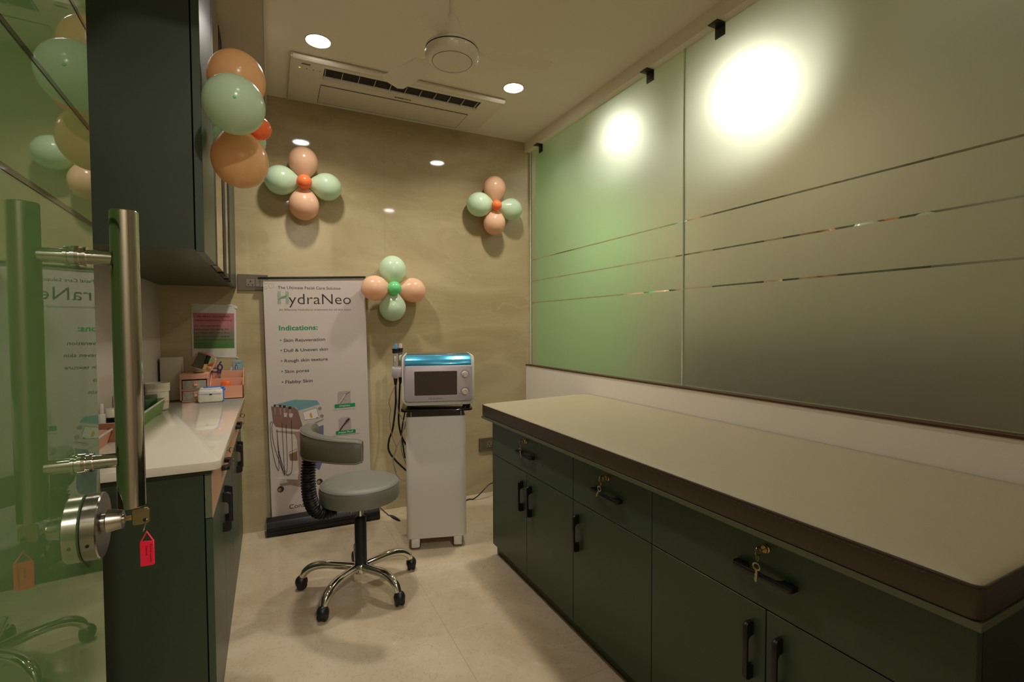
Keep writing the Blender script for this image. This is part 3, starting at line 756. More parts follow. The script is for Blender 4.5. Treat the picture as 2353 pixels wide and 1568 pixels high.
flower('large balloon cluster in orange and mint on the front of the wall cabinet', (-.090, 1.765, 1.898),
       [((-.080, 1.790, 2.034), .083, O_, 'orange balloon'), ((-.0785, 1.585, 1.873), .079, G_, 'mint green balloon with green tip'), ((-.080, 1.925, 1.895), .080, G_, 'mint green balloon'), ((-.0745, 1.770, 1.776), .081, O_, 'orange balloon')],
       ((-.020, 1.80, 1.895), .036, 'balloon_coral', 'small coral balloon'), (-.17, 1.765, 1.898))

# ------------------------------------------------------------------ roll-up banner
AB = math.radians(.9)
BO = Vector((-.009, 3.25, .095)); BU = Vector((math.cos(AB), 0, math.sin(AB))); BV = Vector((-math.sin(AB), 0, math.cos(AB)))
ban = thing('roll_up_banner', 'tall white roll-up advertising banner with black base, standing against the marble wall', 'banner', (.29, 3.24, 0))
def bp(u, v, n=0): return BO+BU*u+BV*v+Vector((0, -n, 0))
mb = MB().prism([bp(0, 0), bp(.587, 0), bp(.587, 1.455), bp(0, 1.435)], (0, .0012, 0))
sheet = part('printed_sheet', mb, 'print', ban, smooth=False)
mb = MB().prism([bp(-.028, 1.436, .010), bp(.592, 1.457, .010), bp(.592, 1.470, .010), bp(-.028, 1.449, .010)], (0, .022, 0)).bevel_all(.003, 2)
part('top_rail', mb, 'black', ban)
mb = MB()
bx = [(-.036, 3.168), (.613, 3.128)]
base = []
for (x, y, z) in ((0, .0, .012), (0, .0, .055), (0, .022, .085), (0, .075, .098), (0, .10, .085), (0, .10, .0), (0, .012, .0)): base.append((x, y, z))
mb.prism([(-.036+x, 3.178+y, z) for x, y, z in base], (.648, -.020, 0)).bevel_all(.004, 2)
bs = part('base_cassette', mb, 'black', ban)
part('base_rib', MB().prism([(-.030, 3.1765, .028), (.606, 3.1555, .028), (.606, 3.1555, .034), (-.030, 3.1765, .034)], (0, -.003, 0)), 'rubber', bs, smooth=False)
for cx_, cy_ in ((.612, 3.158), (-.040, 3.178)):
    part('side_cap', MB().prism([(cx_+x, cy_+y, z) for x, y, z in base], (.004, 0, 0)), 'gunmetal', bs, smooth=False)
part('support_pole', MB().cyl((.30, 3.27, .09), (.29, 3.268, 1.54), .008, seg=12), 'steel', ban)
E_ = .0006
def bt(mb, s, u, v, w, h=None, bold=0, space=1.0): mb.text(s, frame(bp(u, v, E_), BU, BV), width=w, height=h, bold=bold, ext=0, space=space)
def line(name, m, txt, u, v, w, h, bold=0, space=1.0, n=E_, label=None):
    part(name, MB().text(txt, frame(bp(u, v, n), BU, BV), width=w, height=h, bold=bold, ext=0, space=space), m, sheet, smooth=False, label=label)
line('headline', 'print_dark', 'The Ultimate Facial Care Solution', .0777, 1.381, .3595, .0245)
line('logo_lettering', 'print_dark', 'ydraNeo', .135, 1.2894, .362, .0925, bold=-.006, space=1.02)
for t_, u, v, w in (('Skin Rejuvenation', .0992, 1.0605, .2352), ('Dull & Uneven skin', .0991, .999, .249), ('Rough skin texture', .1, .9365, .2462), ('Skin pores', .0999, .871, .1366), ('Flabby Skin', .1007, .8065, .1532)):
    line('text_line', 'print_dark', t_, u, v, w, .0275, bold=.006)
line('text_line', 'print_dark', 'Consult Dermatologist', .0972, .0341, .385, .038)
line('tagline', 'print_grey', 'An Effective Hydrafacial treatment for all skin types', .0802, 1.2495, .4157, .0175)
line('caption', 'print_grey', 'Clean and Revitalize the Skin', .3725, .6150, .132, .0085, bold=.004)
line('caption', 'print_grey', 'Deep Cleaning, Exfoliation, Hydration', .3578, .4490, .168, .0085, bold=.004)
line('subheading', 'print_green', 'Indications:', .0763, 1.1310, .2165, .042, bold=.022)
for u, v in ((.083, 1.0709), (.0839, 1.0096), (.0847, .9461), (.0846, .8824), (.0854, .8175)):
    part('bullet', MB().prism([bp(u+.0045*math.cos(2*PI*k/14), v+.0045*math.sin(2*PI*k/14), E_) for k in range(14)], (0, .0004, 0)), 'print_green', sheet, smooth=False)
def rrect(u0, v0, u1, v1, r, n=.0004, tilt=0, top_only=False):
    out = []
    for (cx, cy, a0, rr) in ((u1-r, v1-r, 0, r), (u0+r, v1-r, 90, r), (u0+r, v0+r, 180, 0 if top_only else r), (u1-r, v0+r, 270, 0 if top_only else r)):
        if rr == 0:
            out.append((u0 if a0 == 180 else u1, v0)); continue
        for k in range(6):
            a = math.radians(a0+90*k/5); out.append((cx+r*math.cos(a), cy+r*math.sin(a)))
    return [bp(u, v+(u-u0)*tilt, n) for u, v in out]
part('green_badge', MB().prism(rrect(.3782, .6300, .5037, .6535, .004, .0012), (0, .0006, 0)), 'print_green', sheet, smooth=False)
part('green_badge', MB().prism(rrect(.3805, .4590, .502, .4825, .004, .0012), (0, .0006, 0)), 'print_green', sheet, smooth=False)
line('badge_lettering', 'print_white', 'Oxyneo', .4055, .6362, .0665, .0165, bold=.01, n=.0018)
line('badge_lettering', 'print_white', 'Aqua Peel', .396, .4655, .088, .0165, bold=.01, n=.0018)
part('white_swoosh', MB().prism([bp(.02, .24, .0003), bp(.15, .20, .0003), bp(.15, .262, .0003), bp(.06, .235, .0003)], (0, .0002, 0)), 'print_white', sheet, smooth=False)
# striped letter H of the logo
mb = MB()
for k in range(4):
    o = k*.0047; q = k*.0045
    mb.tube([bp(.0765+o, 1.2894, .001), bp(.0765+o, 1.3679, .001)], .0010, 4)
    mb.tube([bp(.1345-o, 1.2894, .001), bp(.1345-o, 1.3679, .001)], .0010, 4)
    mb.tube([bp(.0765+o, 1.306+q, .001), bp(.0790+o, 1.317+q, .001), bp(.0880+o, 1.3225+q, .001), bp(.1130+o*.3, 1.3270+q, .001), bp(.1220+o*.3, 1.3330+q, .001), bp(.1345-(3-k)*.0047, 1.345+q, .001)], .0010, 4, smooth=4)
part('striped_letter', mb, 'print_lightgreen', sheet)
# printed picture of the machine on its stand
pic = MB()
def poly(mi, pts, n):
    pic.mi = mi; pic.prism([bp(u, v, n) for u, v in pts], (0, .0002, 0))
def disc(mi, u, v, r, n): poly(mi, [(u+r*math.cos(2*PI*k/22), v+r*math.sin(2*PI*k/22)) for k in range(22)], n)
mats = ['print_blue', 'print_brown', 'print_cream', 'print_grey', 'print_violet', 'print_taupe', 'print_dark', 'print_tile', 'print_white', 'print_orange', 'print_green']
poly(5, [(.038, .5261), (.1877, .5009), (.2127, .3884), (.2260, .20), (.2049, .1435), (.0893, .207), (.0897, .2199), (.15, .2075), (.1584, .2504), (.1533, .4584), (.1403, .491), (.04, .5182)], .0004)
poly(1, [(.1043, .3849), (.1515, .4018), (.1538, .3264), (.1119, .3324)], .0006)
poly(2, [(.1070, .383), (.1500, .3985), (.1500, .385), (.1070, .372)], .0008)
poly(5, [(.0499, .1981), (.1076, .2014), (.2161, .156), (.2155, .1377), (.1071, .1835), (.0517, .1824)], .0006)
for u, v in ((.0534, .1642), (.1915, .096), (.275, .175)):
    disc(6, u, v, .0185, .0008); disc(5, u-.006, v-.002, .0105, .001)
poly(4, [(.2624, .5184), (.3091, .5315), (.3052, .3231), (.2759, .2479), (.2285, .2815), (.22, .45)], .0003)
poly(1, [(.0181, .6748), (.1457, .6577), (.1637, .6379), (.1879, .5372), (.1857, .5141), (.041, .5486), (.0366, .5541), (.0262, .5806)], .0008)
poly(0, [(.0273, .6815), (.1472, .7047), (.2751, .6899), (.2912, .6633), (.1683, .6349), (.1551, .6593)], .001)
poly(2, [(.1683, .6349), (.2912, .6633), (.3125, .5602), (.2607, .5395), (.2554, .5244), (.1939, .5469)], .001)
poly(3, [(.1916, .6249), (.2712, .6432), (.2861, .5761), (.1994, .5722)], .0012)
poly(8, [(.1931, .6225), (.2697, .6405), (.2836, .5785), (.2010, .5750)], .0014)
poly(9, [(.232, .613), (.240, .615), (.243, .600), (.247, .585), (.236, .583), (.230, .598)], .0016)
poly(10, [(.268, .583), (.279, .585), (.279, .580), (.268, .578)], .0016)
for u, v in ((.2904, .6361), (.3011, .5877)):
    disc(3, u, v, .0105, .0014); disc(5, u-.001, v, .0075, .0016)
poly(3, [(.2607, .5520), (.310, .5690), (.310, .5640), (.2607, .5470)], .0014)
for u, v, w in ((.0382, .655, .004), (.0676, .650, .0045), (.0900, .645, .006), (.1205, .635, .006)):
    poly(5, [(u-w, v+.015), (u+w, v+.015), (u+w*.8, v-.030), (u-w*.8, v-.030)], .0012)
    poly(6, [(u-w*1.5, v+.030), (u+w*1.5, v+.030), (u+w, v+.014), (u-w, v+.014)], .0014)
poly(2, [(.084, .628), (.105, .628), (.102, .603), (.087, .603)], .0016)
poly(2, [(.113, .622), (.136, .622), (.133, .598), (.116, .598)], .0016)
pic.mi = 6
for h in ([(.0218, .5836), (.01, .5672), (.0112, .466), (.0254, .3525), (.0415, .289), (.049, .3083), (.045, .5329)], [(.0262, .5806), (.018, .536), (.0281, .4334), (.0603, .3066), (.0747, .2557), (.0778, .2783), (.0735, .5704)],
          [(.045, .5329), (.0537, .3842), (.0822, .2725), (.0947, .3015), (.0961, .5577)], [(.0497, .4), (.0688, .2848), (.0998, .2466), (.1226, .3025), (.1269, .58)]):
    pic.tube([bp(u, v, .0016) for u, v in h], .0013, 5, smooth=5)
pic.mi = 7
pic.prism(rrect(.3973, .650, .4763, .7347, .018, .0005, top_only=True), (0, .0002, 0)).prism(rrect(.3976, .48, .4756, .5653, .018, .0005, top_only=True), (0, .0002, 0))
pic.mi = 2; pic.tube([bp(.404, .655, .0016), bp(.445, .712, .0016)], .0045, 6)
pic.mi = 3; pic.tube([bp(.445, .712, .0016), bp(.458, .722, .0016), bp(.474, .727, .0016), bp(.474, .735, .0016)], .0016, 6).tube([bp(.418, .675, .0022), bp(.447, .716, .0022)], .0015, 6)
pic.mi = 6; pic.tube([bp(.404, .483, .0016), bp(.424, .512, .0016), bp(.446, .538, .0016)], .004, 6, smooth=4).tube([bp(.444, .536, .0016), bp(.464, .556, .0016)], .0065, 8)
pic.mi = 8; pic.tube([bp(.432, .522, .0030), bp(.448, .540, .0030)], .0012, 6)
part('machine_picture', pic, mats, sheet, smooth=False)
mb = MB()
for u, v, r in ((.014, 1.424, .013), (.043, 1.4, .015), (.012, 1.387, .008)):
    mb.tube([bp(u+r*math.cos(2*PI*k/24), v+r*math.sin(2*PI*k/24), .0004) for k in range(24)], .0006, 4, closed=True)
part('bubble_print', mb, 'print_tile', sheet)

# ------------------------------------------------------------------ poster
pos = thing('poster', 'laminated pink and green notice taped to the marble wall above the worktop', 'poster', (-.29, D, 1.07))
sh = part('paper_sheet', MB().prism([(-.402, 3.3122, 1.078), (-.180, 3.3122, 1.066), (-.178, 3.3122, 1.377), (-.400, 3.3122, 1.384)], (0, -.001, 0)), 'paper', pos, smooth=False)
part('printed_area', MB().prism([(-.392, 3.3110, 1.126), (-.190, 3.3110, 1.124), (-.188, 3.3110, 1.329), (-.392, 3.3110, 1.331)], (0, -.0006, 0)), 'poster', sh, smooth=False)
for t_, x, z, w, h, b in (('MILIFRAC- ADVANCED', -.372, 1.305, .162, .0135, .0), ('MICRO NEEDLING DEVICE', -.381, 1.2835, .181, .0125, .0), ('For- Skin rejuvenation,', -.384, 1.253, .127, .0105, .0), ('Pigmentation, Skin ageing, Hair', -.388, 1.2325, .174, .0105, .0),
                      ('loss, Vitiligo, Open pores, Acne', -.388, 1.2125, .175, .0105, .0), ('scars, Stretch Marks, Surgical', -.388, 1.1915, .172, .0105, .0), ('scars, Undereye rejuvenation and', -.388, 1.1715, .189, .0105, .0), ('much more.', -.388, 1.151, .065, .0105, .0)):
    part('text_line', MB().text(t_, frame((x, 3.3098, z), (1, 0, 0), (0, 0, 1)), width=w, height=h, bold=b, ext=0), 'print_dark', sh, smooth=False)
for a in ((-.222, 1.374, -.196, 1.382), (-.184, 1.358, -.172, 1.371), (-.180, 1.064, -.172, 1.071)):
    part('tape', MB().box(a[0], 3.309, a[1], a[2], 3.3105, a[3]), 'print_white', pos, smooth=False)

# ------------------------------------------------------------------ sockets
def sock(lab, x0, x1, z0, z1, ox):
    t = thing('socket_plate', lab, 'power socket', ((x0+x1)/2, D, (z0+z1)/2))
    part('plate', MB().box(x0, D-.012, z0, x1, D-.0005, z1, .0015), 'socket', t, smooth=False)
    zc = (z0+z1)/2-.003
    part('outlet', MB().box(ox, D-.0145, zc-.022, ox+.046, D-.011, zc+.022, .001), 'socket_in', t, smooth=False)
    mb = MB()
    for dx, dz, r in ((.023, .009, .0045), (.012, -.011, .0035), (.034, -.011, .0035)):
        mb.cyl((ox+dx, D-.0150, zc+dz), (ox+dx, D-.0140, zc+dz), r, seg=14)
    part('pin_hole', mb, 'blackgap', t, smooth=False)
    for k in range(2):
        a = ox+.050+k*.024
        part('switch', MB().box(a, D-.016, zc-.022, a+.022, D-.011, zc+.022, .001), 'socket_in', t, smooth=False)
sock('taupe wall socket plate beside the top of the banner', -.166, -.005, 1.466, 1.563, -.122)
sock('taupe wall socket plate low on the wall behind the bed cabinets', 1.371, 1.60, .318, .416, 1.428)

# ------------------------------------------------------------------ stool
SX, SY = .370, 2.37
st = thing('rolling_stool', 'grey cushioned rolling stool with curved backrest and chrome star base', 'stool', (SX, SY, 0))
seat = MB().lathe([(.001, .431), (.168, .431), (.178, .436), (.182, .448), (.1835, .480), (.182, .498), (.179, .507), (.174, .514), (.15, .523), (.10, .529), (.001, .532)], (SX, SY, 0), seg=72)
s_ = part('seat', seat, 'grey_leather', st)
part('piping', MB().tube([(SX+.1785*math.cos(2*PI*k/56), SY+.1785*math.sin(2*PI*k/56), .508) for k in range(56)], .0022, 6, closed=True), 'grey_leather', s_)
part('seat_plate', MB().box(SX-.09, SY-.09, .416, SX+.09, SY+.09, .431, .002), 'black', st)
part('gas_piston', MB().cyl((SX, SY, .30), (SX, SY, .418), .013, seg=24), 'chrome', st)
part('column', MB().lathe([(.0215, .09), (.0275, .095), (.0275, .335), (.0255, .345), (.018, .348), (.001, .348)], (SX, SY, 0), seg=32), 'black', st)
part('hub', MB().lathe([(.024, .075), (.036, .082), (.038, .110), (.030, .122), (.001, .122)], (SX, SY, 0), seg=32), 'chrome', st)
CX, CY, CR = .362, 2.375, .285
for k in range(5):
    a = math.radians(162+72*k-6)
    ca, sa = math.cos(a), math.sin(a)
    Pt = lambda r, z: (CX+ca*r, CY+sa*r, z)
    prof = [(.018, .104), (.09, .112), (.16, .117), (.215, .108), (.248, .088), (.262, .066), (.268, .055)]
    leg = part('leg', MB().tube([Pt(r, z) for r, z in prof], .016, 14, smooth=5, radii=[.018, .0195, .020, .0195, .0185, .0165, .014]), 'chrome', st)
    w0 = Vector(Pt(.272, .025)); yaw = a+[.5, .3, -.5, 1.2, .4][k]
    F = Matrix.Translation(w0) @ Matrix.Rotation(yaw, 4, 'Z')
    mb = MB()
    for sx in (-1, 1):
        mb.lathe([(.001, -.0085), (.017, -.0085), (.0225, -.006), (.024, -.001), (.024, .004), (.0215, .0085), (.001, .0085)], (0, sx*.0105, 0), (0, sx, 0), 28)
    bmesh.ops.transform(mb.bm, matrix=F, verts=mb.bm.verts)
    cas = part('caster', mb, 'rubber', st)
    mb = MB().tube([(-.020, 0, .006), (-.016, 0, .022), (0, 0, .0285), (.016, 0, .022), (.0225, 0, .004)], .008, 10, smooth=4, radii=[.004, .009, .0115, .009, .004]).cyl((0, 0, .02), (0, 0, .044), .0085, seg=14)
    mb.sphere((0, 0, .012), .0285, 24, 16, (1.0, .90, 1.05))
    bmesh.ops.transform(mb.bm, matrix=F, verts=mb.bm.verts)
    part('hood', mb, 'black', cas)
# backrest: curved padded band
BCX, BCY, BR = .426, 2.33, .289
mb = MB(); rings = []
a0, a1 = 147, 251
NSEG = 40
def sec(i):
    t = i/NSEG; a = math.radians(a0+(a1-a0)*t)
    end = min(t, 1-t)
    h = .052*(1 if end > .05 else .86+.14*math.sin(end/.05*PI/2))*(.94+.10*(1-abs(2*t-1)))
    drop = .012*math.sin(PI*min(1, max(0, (t-.15)/.5)))       # lower edge bellies down near the stem
    zc = .733+.012*(1-t)
    th = .026*(1 if end > .03 else .75+.25*end/.03)
    pts = []
    for (r, z) in ((-th, -h+.010), (-th+.008, -h), (th-.006, -h), (th, -h+.006), (th, h-.006), (th-.006, h), (-th+.008, h), (-th, h-.012), (-th-.004, 0)):
        zz = zc+z-(drop if z < 0 else 0)
        rr = BR+r-(0.0)
        pts.append(Vector((BCX+math.cos(a)*rr, BCY+math.sin(a)*rr, zz)))
    return pts
for i in range(NSEG+1): rings.append([mb.bm.verts.new(p) for p in sec(i)])
mb.loft(rings)
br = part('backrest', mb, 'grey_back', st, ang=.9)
for idx in (3, 4):
    part('piping', MB().tube([sec(i)[idx] for i in range(NSEG+1)], .0026, 6), 'grey_leather', br)
part('end_piping', MB().tube([sec(NSEG)[k] for k in range(9)], .0022, 6, closed=True), 'grey_leather', br)
# bellows
pth = [(.150, 2.30, .690), (.141, 2.298, .62), (.140, 2.297, .55), (.147, 2.302, .485), (.168, 2.316, .430), (.205, 2.332, .405), (.255, 2.35, .408)]
pv = [Vector(p) for p in pth]; dense = []
for i in range(len(pv)-1):
    p0 = pv[max(i-1, 0)]; p1 = pv[i]; p2 = pv[i+1]; p3 = pv[min(i+2, len(pv)-1)]
    for k in range(30):
        t = k/30; dense.append(.5*((2*p1)+(-p0+p2)*t+(2*p0-5*p1+4*p2-p3)*t*t+(-p0+3*p1-3*p2+p3)*t**3))
L_ = 0; pts2 = [dense[0]]; rad = [.03]; last = dense[0]; acc = 0; step = .0022
for p in dense[1:]:
    seglen = (p-last).length
    while acc+seglen >= step:
        f = (step-acc)/seglen; q = last.lerp(p, f); L_ += step
        pts2.append(q); rad.append(.0275+.0045*math.cos(L_/.0125*2*PI)); last = q; seglen = (p-last).length; acc = 0
    acc += seglen; last = p
part('bellows_stem', MB().tube(pts2, .03, 20, radii=rad), 'rubber', st, label='black ribbed rubber stem', ang=1.5)
lv = part('height_lever', MB().tube([(SX+.05, SY+.0, .414), (SX+.10, SY+.01, .36), (SX+.138, SY+.015, .318)], .0035, 8), 'steel', st)
mb = MB().sphere((0, 0, 0), 1, 16, 10, (.034, .018, .007))
bmesh.ops.transform(mb.bm, matrix=Matrix.Translation((SX+.168, SY+.017, .300)) @ Matrix.Rotation(.62, 4, 'Y'), verts=mb.bm.verts)
part('lever_paddle', mb, 'black', lv)
part('tilt_knob', MB().cyl((SX-.05, SY-.06, .418), (SX-.05, SY-.06, .392), .008, seg=14), 'steel', st)

# ------------------------------------------------------------------ trolley + machine (local frame: x along the front, -y toward the camera)
TY = math.atan2(-.284, .959)
tro = thing('trolley_stand', 'silver grey pedestal trolley on casters carrying the facial machine', 'trolley', (.717, 2.628, 0), TY)
def LP(name, mb, m, par, **k): return part(name, mb, m, par, world=False, **k)
bd = MB()
def rr2(x0, x1, y0, y1, r, n=5):
    out = []
    for cx, cy, a in ((x1-r, y1-r, 0), (x0+r, y1-r, 90), (x0+r, y0+r, 180), (x1-r, y0+r, 270)):
        for k in range(n+1):
            q = math.radians(a+90*k/n); out.append((cx+r*math.cos(q), cy+r*math.sin(q)))
    return out
bd.prism([(x, y, .062) for x, y in rr2(-.060, .273, .0, .36, .03)], (0, 0, .685)).bevel_all(.003, 2, 1.2)
LP('pedestal', bd, 'trolley', tro)
LP('recess_neck', MB().box(-.050, .006, .747, .262, .34, .778), 'dark_glass', tro, smooth=False)
for x in (-.030, .245):
    LP('post', MB().cyl((x, .004, .747), (x, .004, .780), .0045, seg=14), 'chrome', tro)
LP('tray', MB().prism([(x, y, .7795) for x, y in rr2(-.085, .310, -.035, .36, .035)], (0, 0, .0098)).bevel_all(.0025, 2, 1.2), 'dark_glass', tro, label='black glass tray')
for x in (-.012, .223):
    for y in (.035, .31):
        c0 = LP('caster', MB().lathe([(.001, -.010), (.026, -.010), (.031, -.006), (.031, .006), (.026, .010), (.001, .010)], (x-.017, y, .031), (1, 0, 0), 28).lathe([(.001, -.010), (.026, -.010), (.031, -.006), (.031, .006), (.026, .010), (.001, .010)], (x+.017, y, .031), (1, 0, 0), 28), 'rubber', tro)
        LP('fork', MB().box(x-.0245, y-.0355, .010, x+.0245, y+.012, .0655, .010, 3), 'white_plastic', c0, label='glossy white caster hood')
mc = thing('facial_machine', 'white and blue tabletop facial treatment machine with dark screen and two dials', 'machine', (.717, 2.628, .790), TY)
ZM = .790
# body shell: rounded in the front view, sloped blue lid in profile
sh = MB()
prof = [(.0, .020), (.0, .247), (.012, .272), (.045, .297), (.075, .303), (.27, .303), (.29, .29), (.29, .020)]
# two cheeks
def cheek(x0, x1, g):
    sh.prism([(x0, y-g if y < .1 else y+g*.5, z+(g if z > .1 else -g)) for y, z in prof], (x1-x0, 0, 0))
LP('feet', MB().cyl((-.04, .05, 0), (-.04, .05, .02), .012, seg=16).cyl((.29, .05, 0), (.29, .05, .02), .012, seg=16).cyl((-.04, .25, 0), (-.04, .25, .02), .012, seg=16).cyl((.29, .25, 0), (.29, .25, .02), .012, seg=16), 'rubber', mc)
def front_outline(x0, x1, z0, z1, r, rt):
    out = []
    for cx, cz, a, q in ((x1-rt, z1-rt, 0, rt), (x0+rt, z1-rt, 90, rt), (x0+r, z0+r, 180, r), (x1-r, z0+r, 270, r)):
        for k in range(7):
            th = math.radians(a+90*k/6); out.append((cx+q*math.cos(th), cz+q*math.sin(th)))
    return out
sh.prism([(x, .004, z) for x, z in front_outline(-.078, .324, .018, .298, .040, .020)], (0, .286, 0))
# cut the top front slope by moving the vertices down toward the front
for v in sh.bm.verts:
    if v.co.y < .05 and v.co.z > .255: v.co.y = .004+(v.co.z-.255)*1.1; 
sh.bevel_all(.004, 2, .9)
LP('shell', sh, 'shell', mc, label='white outer shell')
mb = MB().prism([(-.060, -.004, .238), (-.060, -.004, .252), (-.060, .006, .272), (-.060, .030, .292), (-.060, .052, .3005), (-.060, .052, .26), (-.060, .02, .238)], (.364, 0, 0)).bevel_all(.004, 2, .3)
LP('blue_lid', mb, 'blue', mc, ang=1.2)
LP('top_cover', MB().box(-.055, .050, .285, .298, .27, .3035, .004), 'smoke_top', mc)
LP('fascia', MB().prism([(x, -.008, z) for x, z in front_outline(-.062, .308, .042, .240, .016, .012)], (0, .014, 0)).bevel_all(.0025, 2, 1.0), 'lilac', mc, label='lilac silver front fascia')
LP('screen_frame', MB().box(-.0125, -.0092, .0735, .2275, -.006, .2125), 'print_white', mc, smooth=False)
LP('screen', MB().box(-.0095, -.0100, .0765, .2245, -.008, .2095), 'screen', mc, smooth=False)
for z, ang in ((.190, 200), (.093, 60)):
    kn = LP('dial', MB().lathe([(.016, 0), (.016, .010), (.0145, .0125), (.001, .0125)], (.268, -.008, z), (0, -1, 0), 32), 'white_plastic', mc)
    a = math.radians(ang)
    LP('dial_mark', MB().cyl((.268+.009*math.cos(a), -.0215, z+.009*math.sin(a)), (.268+.009*math.cos(a), -.0200, z+.009*math.sin(a)), .0045, seg=14), 'chrome', kn)
    mb = MB()
    mb.tube([(.268+.0235*math.cos(math.radians(t)), -.0085, z+.0235*math.sin(math.radians(t))) for t in range(-10, 195, 12)], .0008, 4)
    LP('dial_scale', mb, 'print_dark', mc)
    mb = MB().text('MIN', frame((.236, -.0085, z-.013), (1, 0, 0), (0, 0, 1)), width=.010, height=.0045, ext=0).text('MAX', frame((.290, -.0085, z-.013), (1, 0, 0), (0, 0, 1)), width=.010, height=.0045, ext=0)
    LP('dial_lettering', mb, 'print_grey', mc, smooth=False)
mb = MB().text('HydraNeo', frame((.068, -.0086, .053), (1, 0, 0), (0, 0, 1)), width=.077, height=.0165, ext=0)
LP('logo_lettering', mb, 'print_grey', mc, smooth=False)
# side holder with handpieces
LP('handpiece_holder', MB().box(-.134, .05, .174, -.078, .11, .228, .004).box(-.112, .11, .174, -.078, .20, .228, .004), 'lilac', mc)
def handpiece(x, y, lab, capm):
    t = thing('handpiece', lab, 'handpiece', tuple(wmat(mc) @ Vector((x, y, .13))), TY, group='handpieces in the side holder')
    o = .13
    hb = part('barrel', MB().lathe([(.011, .165-o), (.0135, .18-o), (.0145, .23-o), (.0145, .298-o), (.013, .312-o), (.001, .312-o)], (0, 0, 0), seg=24), 'clear' if capm == 'sky_plastic' else 'polish', t, world=False)
    part('collar', MB().lathe([(.0145, .308-o), (.017, .312-o), (.015, .322-o), (.019, .330-o), (.019, .333-o), (.001, .333-o)], (0, 0, 0), seg=24), 'black', t, world=False)
    part('tip', MB().lathe([(.009, .333-o), (.0095, .345-o), (.008, .360-o), (.001, .360-o)], (.003, 0, 0), seg=18), capm, t, world=False)
    part('cable_boot', MB().lathe([(.006, .128-o), (.0085, .140-o), (.0115, .166-o), (.001, .166-o)], (0, 0, 0), seg=20), 'rubber', t, world=False)
    part('label_sticker', MB().box(-.006, -.0156, .262-o, .006, -.0140, .292-o, .001), 'paper', t, world=False)
    return t
handpiece(-.1155, .078, 'clear handpiece with black collar and blue tip beside the machine', 'sky_plastic')
handpiece(-.093, .150, 'second handpiece half hidden behind the clear blue tipped one', 'shell')
cab = []
def cable(name_lab, pts, r, m, depth):
    W = wmat(tro)
    q = [W @ Vector((x, d, z)) for (x, z), d in zip(pts, depth)]
    o = part('cable', MB().tube(q, r, 8, smooth=6), m)
    tag(o, name_lab, 'cable', 'cables hanging from the handpieces')
ds = lambda n, a=.078, b=.16: [a+(b-a)*i/(n-1) for i in range(n)]
cable('thick black hose bowing out farthest left of the trolley', [(-.1155, .920), (-.117, .811), (-.136, .665), (-.157, .603), (-.161, .535), (-.123, .47), (-.066, .405)], .0055, 'black_cable', ds(7))
cable('thick black hose hanging closest to the trolley side', [(-.095, .922), (-.104, .758), (-.105, .68), (-.091, .605), (-.067, .55)], .0055, 'black_cable', ds(5, .15, .19))
cable('black hose leaving from under the tray', [(-.068, .779), (-.072, .74), (-.088, .653), (-.091, .6), (-.080, .494), (-.074, .46)], .0045, 'black_cable', ds(6, .2, .23))
cable('thin grey tube with the widest bend, left of the hoses', [(-.1155, .920), (-.151, .833), (-.143, .781), (-.151, .729), (-.137, .628), (-.115, .559), (-.133, .497), (-.126, .433), (-.105, .385), (-.067, .36)], .0022, 'grey_cable', ds(10, .06, .10))
cable('thin grey tube crossing in front of the black hoses', [(-.110, .918), (-.103, .779), (-.072, .705), (-.086, .626), (-.117, .559), (-.133, .502), (-.115, .43)], .0022, 'grey_cable', ds(7, .066, .05))
cable('thin grey tube curling behind the trolley edge', [(-.066, .70), (-.070, .662), (-.088, .616), (-.092, .521), (-.066, .43)], .0022, 'grey_cable', ds(5, .13, .2))
pc = part('power_cable', MB().tube([(1.00, 2.95, .10), (1.12, 3.12, .008), (1.245, 3.225, .006), (1.285, 3.215, .007), (1.33, 3.20, .04), (1.40, 3.205, .095), (1.50, 3.24, .12), (1.50, 3.285, .25), (1.475, 3.29, .355)], .0042, 8, smooth=8), 'black_cable')
tag(pc, 'black power cable running from the trolley along the wall behind the bed', 'cable')

# ------------------------------------------------------------------ things on the worktop
ZT0 = .8475
o = part('white_box', MB().box(-.540, 3.215, ZT0, -.443, 3.300, 1.082, .002), 'card'); tag(o, 'tall plain white box standing in the corner of the worktop', 'box')
# pink two drawer unit
du = thing('drawer_organizer', 'small pink organizer with two speckled drawers and bunny knobs', 'organizer', (-.37, 3.18, ZT0))
part('case', MB().box(-.436, 3.105, ZT0, -.304, 3.26, ZT0+.008).box(-.436, 3.10, ZT0+.120, -.304, 3.26, ZT0+.150, .003).box(-.436, 3.105, ZT0, -.428, 3.26, ZT0+.125).box(-.312, 3.105, ZT0, -.304, 3.26, ZT0+.125).box(-.436, 3.25, ZT0, -.304, 3.26, ZT0+.125).box(-.436, 3.106, ZT0+.058, -.304, 3.26, ZT0+.066), 'pink_plastic', du, smooth=False)
for k in range(2):
    zz = ZT0+.009+k*.058
    d = part('drawer', MB().box(-.424, 3.103, zz, -.316, 3.24, zz+.047, .002), 'frost_drawer', du, smooth=False, label='speckled grey drawer')
    kb = MB().sphere((-.365, 3.096, zz+.022), .010, 14, 10).sphere((-.3695, 3.096, zz+.036), .0042, 10, 8, (1, 1, 1.9)).sphere((-.3605, 3.096, zz+.036), .0042, 10, 8, (1, 1, 1.9))
    part('bunny_knob', kb, 'peach_plastic', d)
    mb = MB()
    for i in range(34):
        x = random.uniform(-.420, -.320); z = random.uniform(zz+.004, zz+.043)
        mb.box(x, 3.1020, z, x+.0016, 3.1035, z+.0016)
    part('speckles', mb, 'dark_label', d, smooth=False)
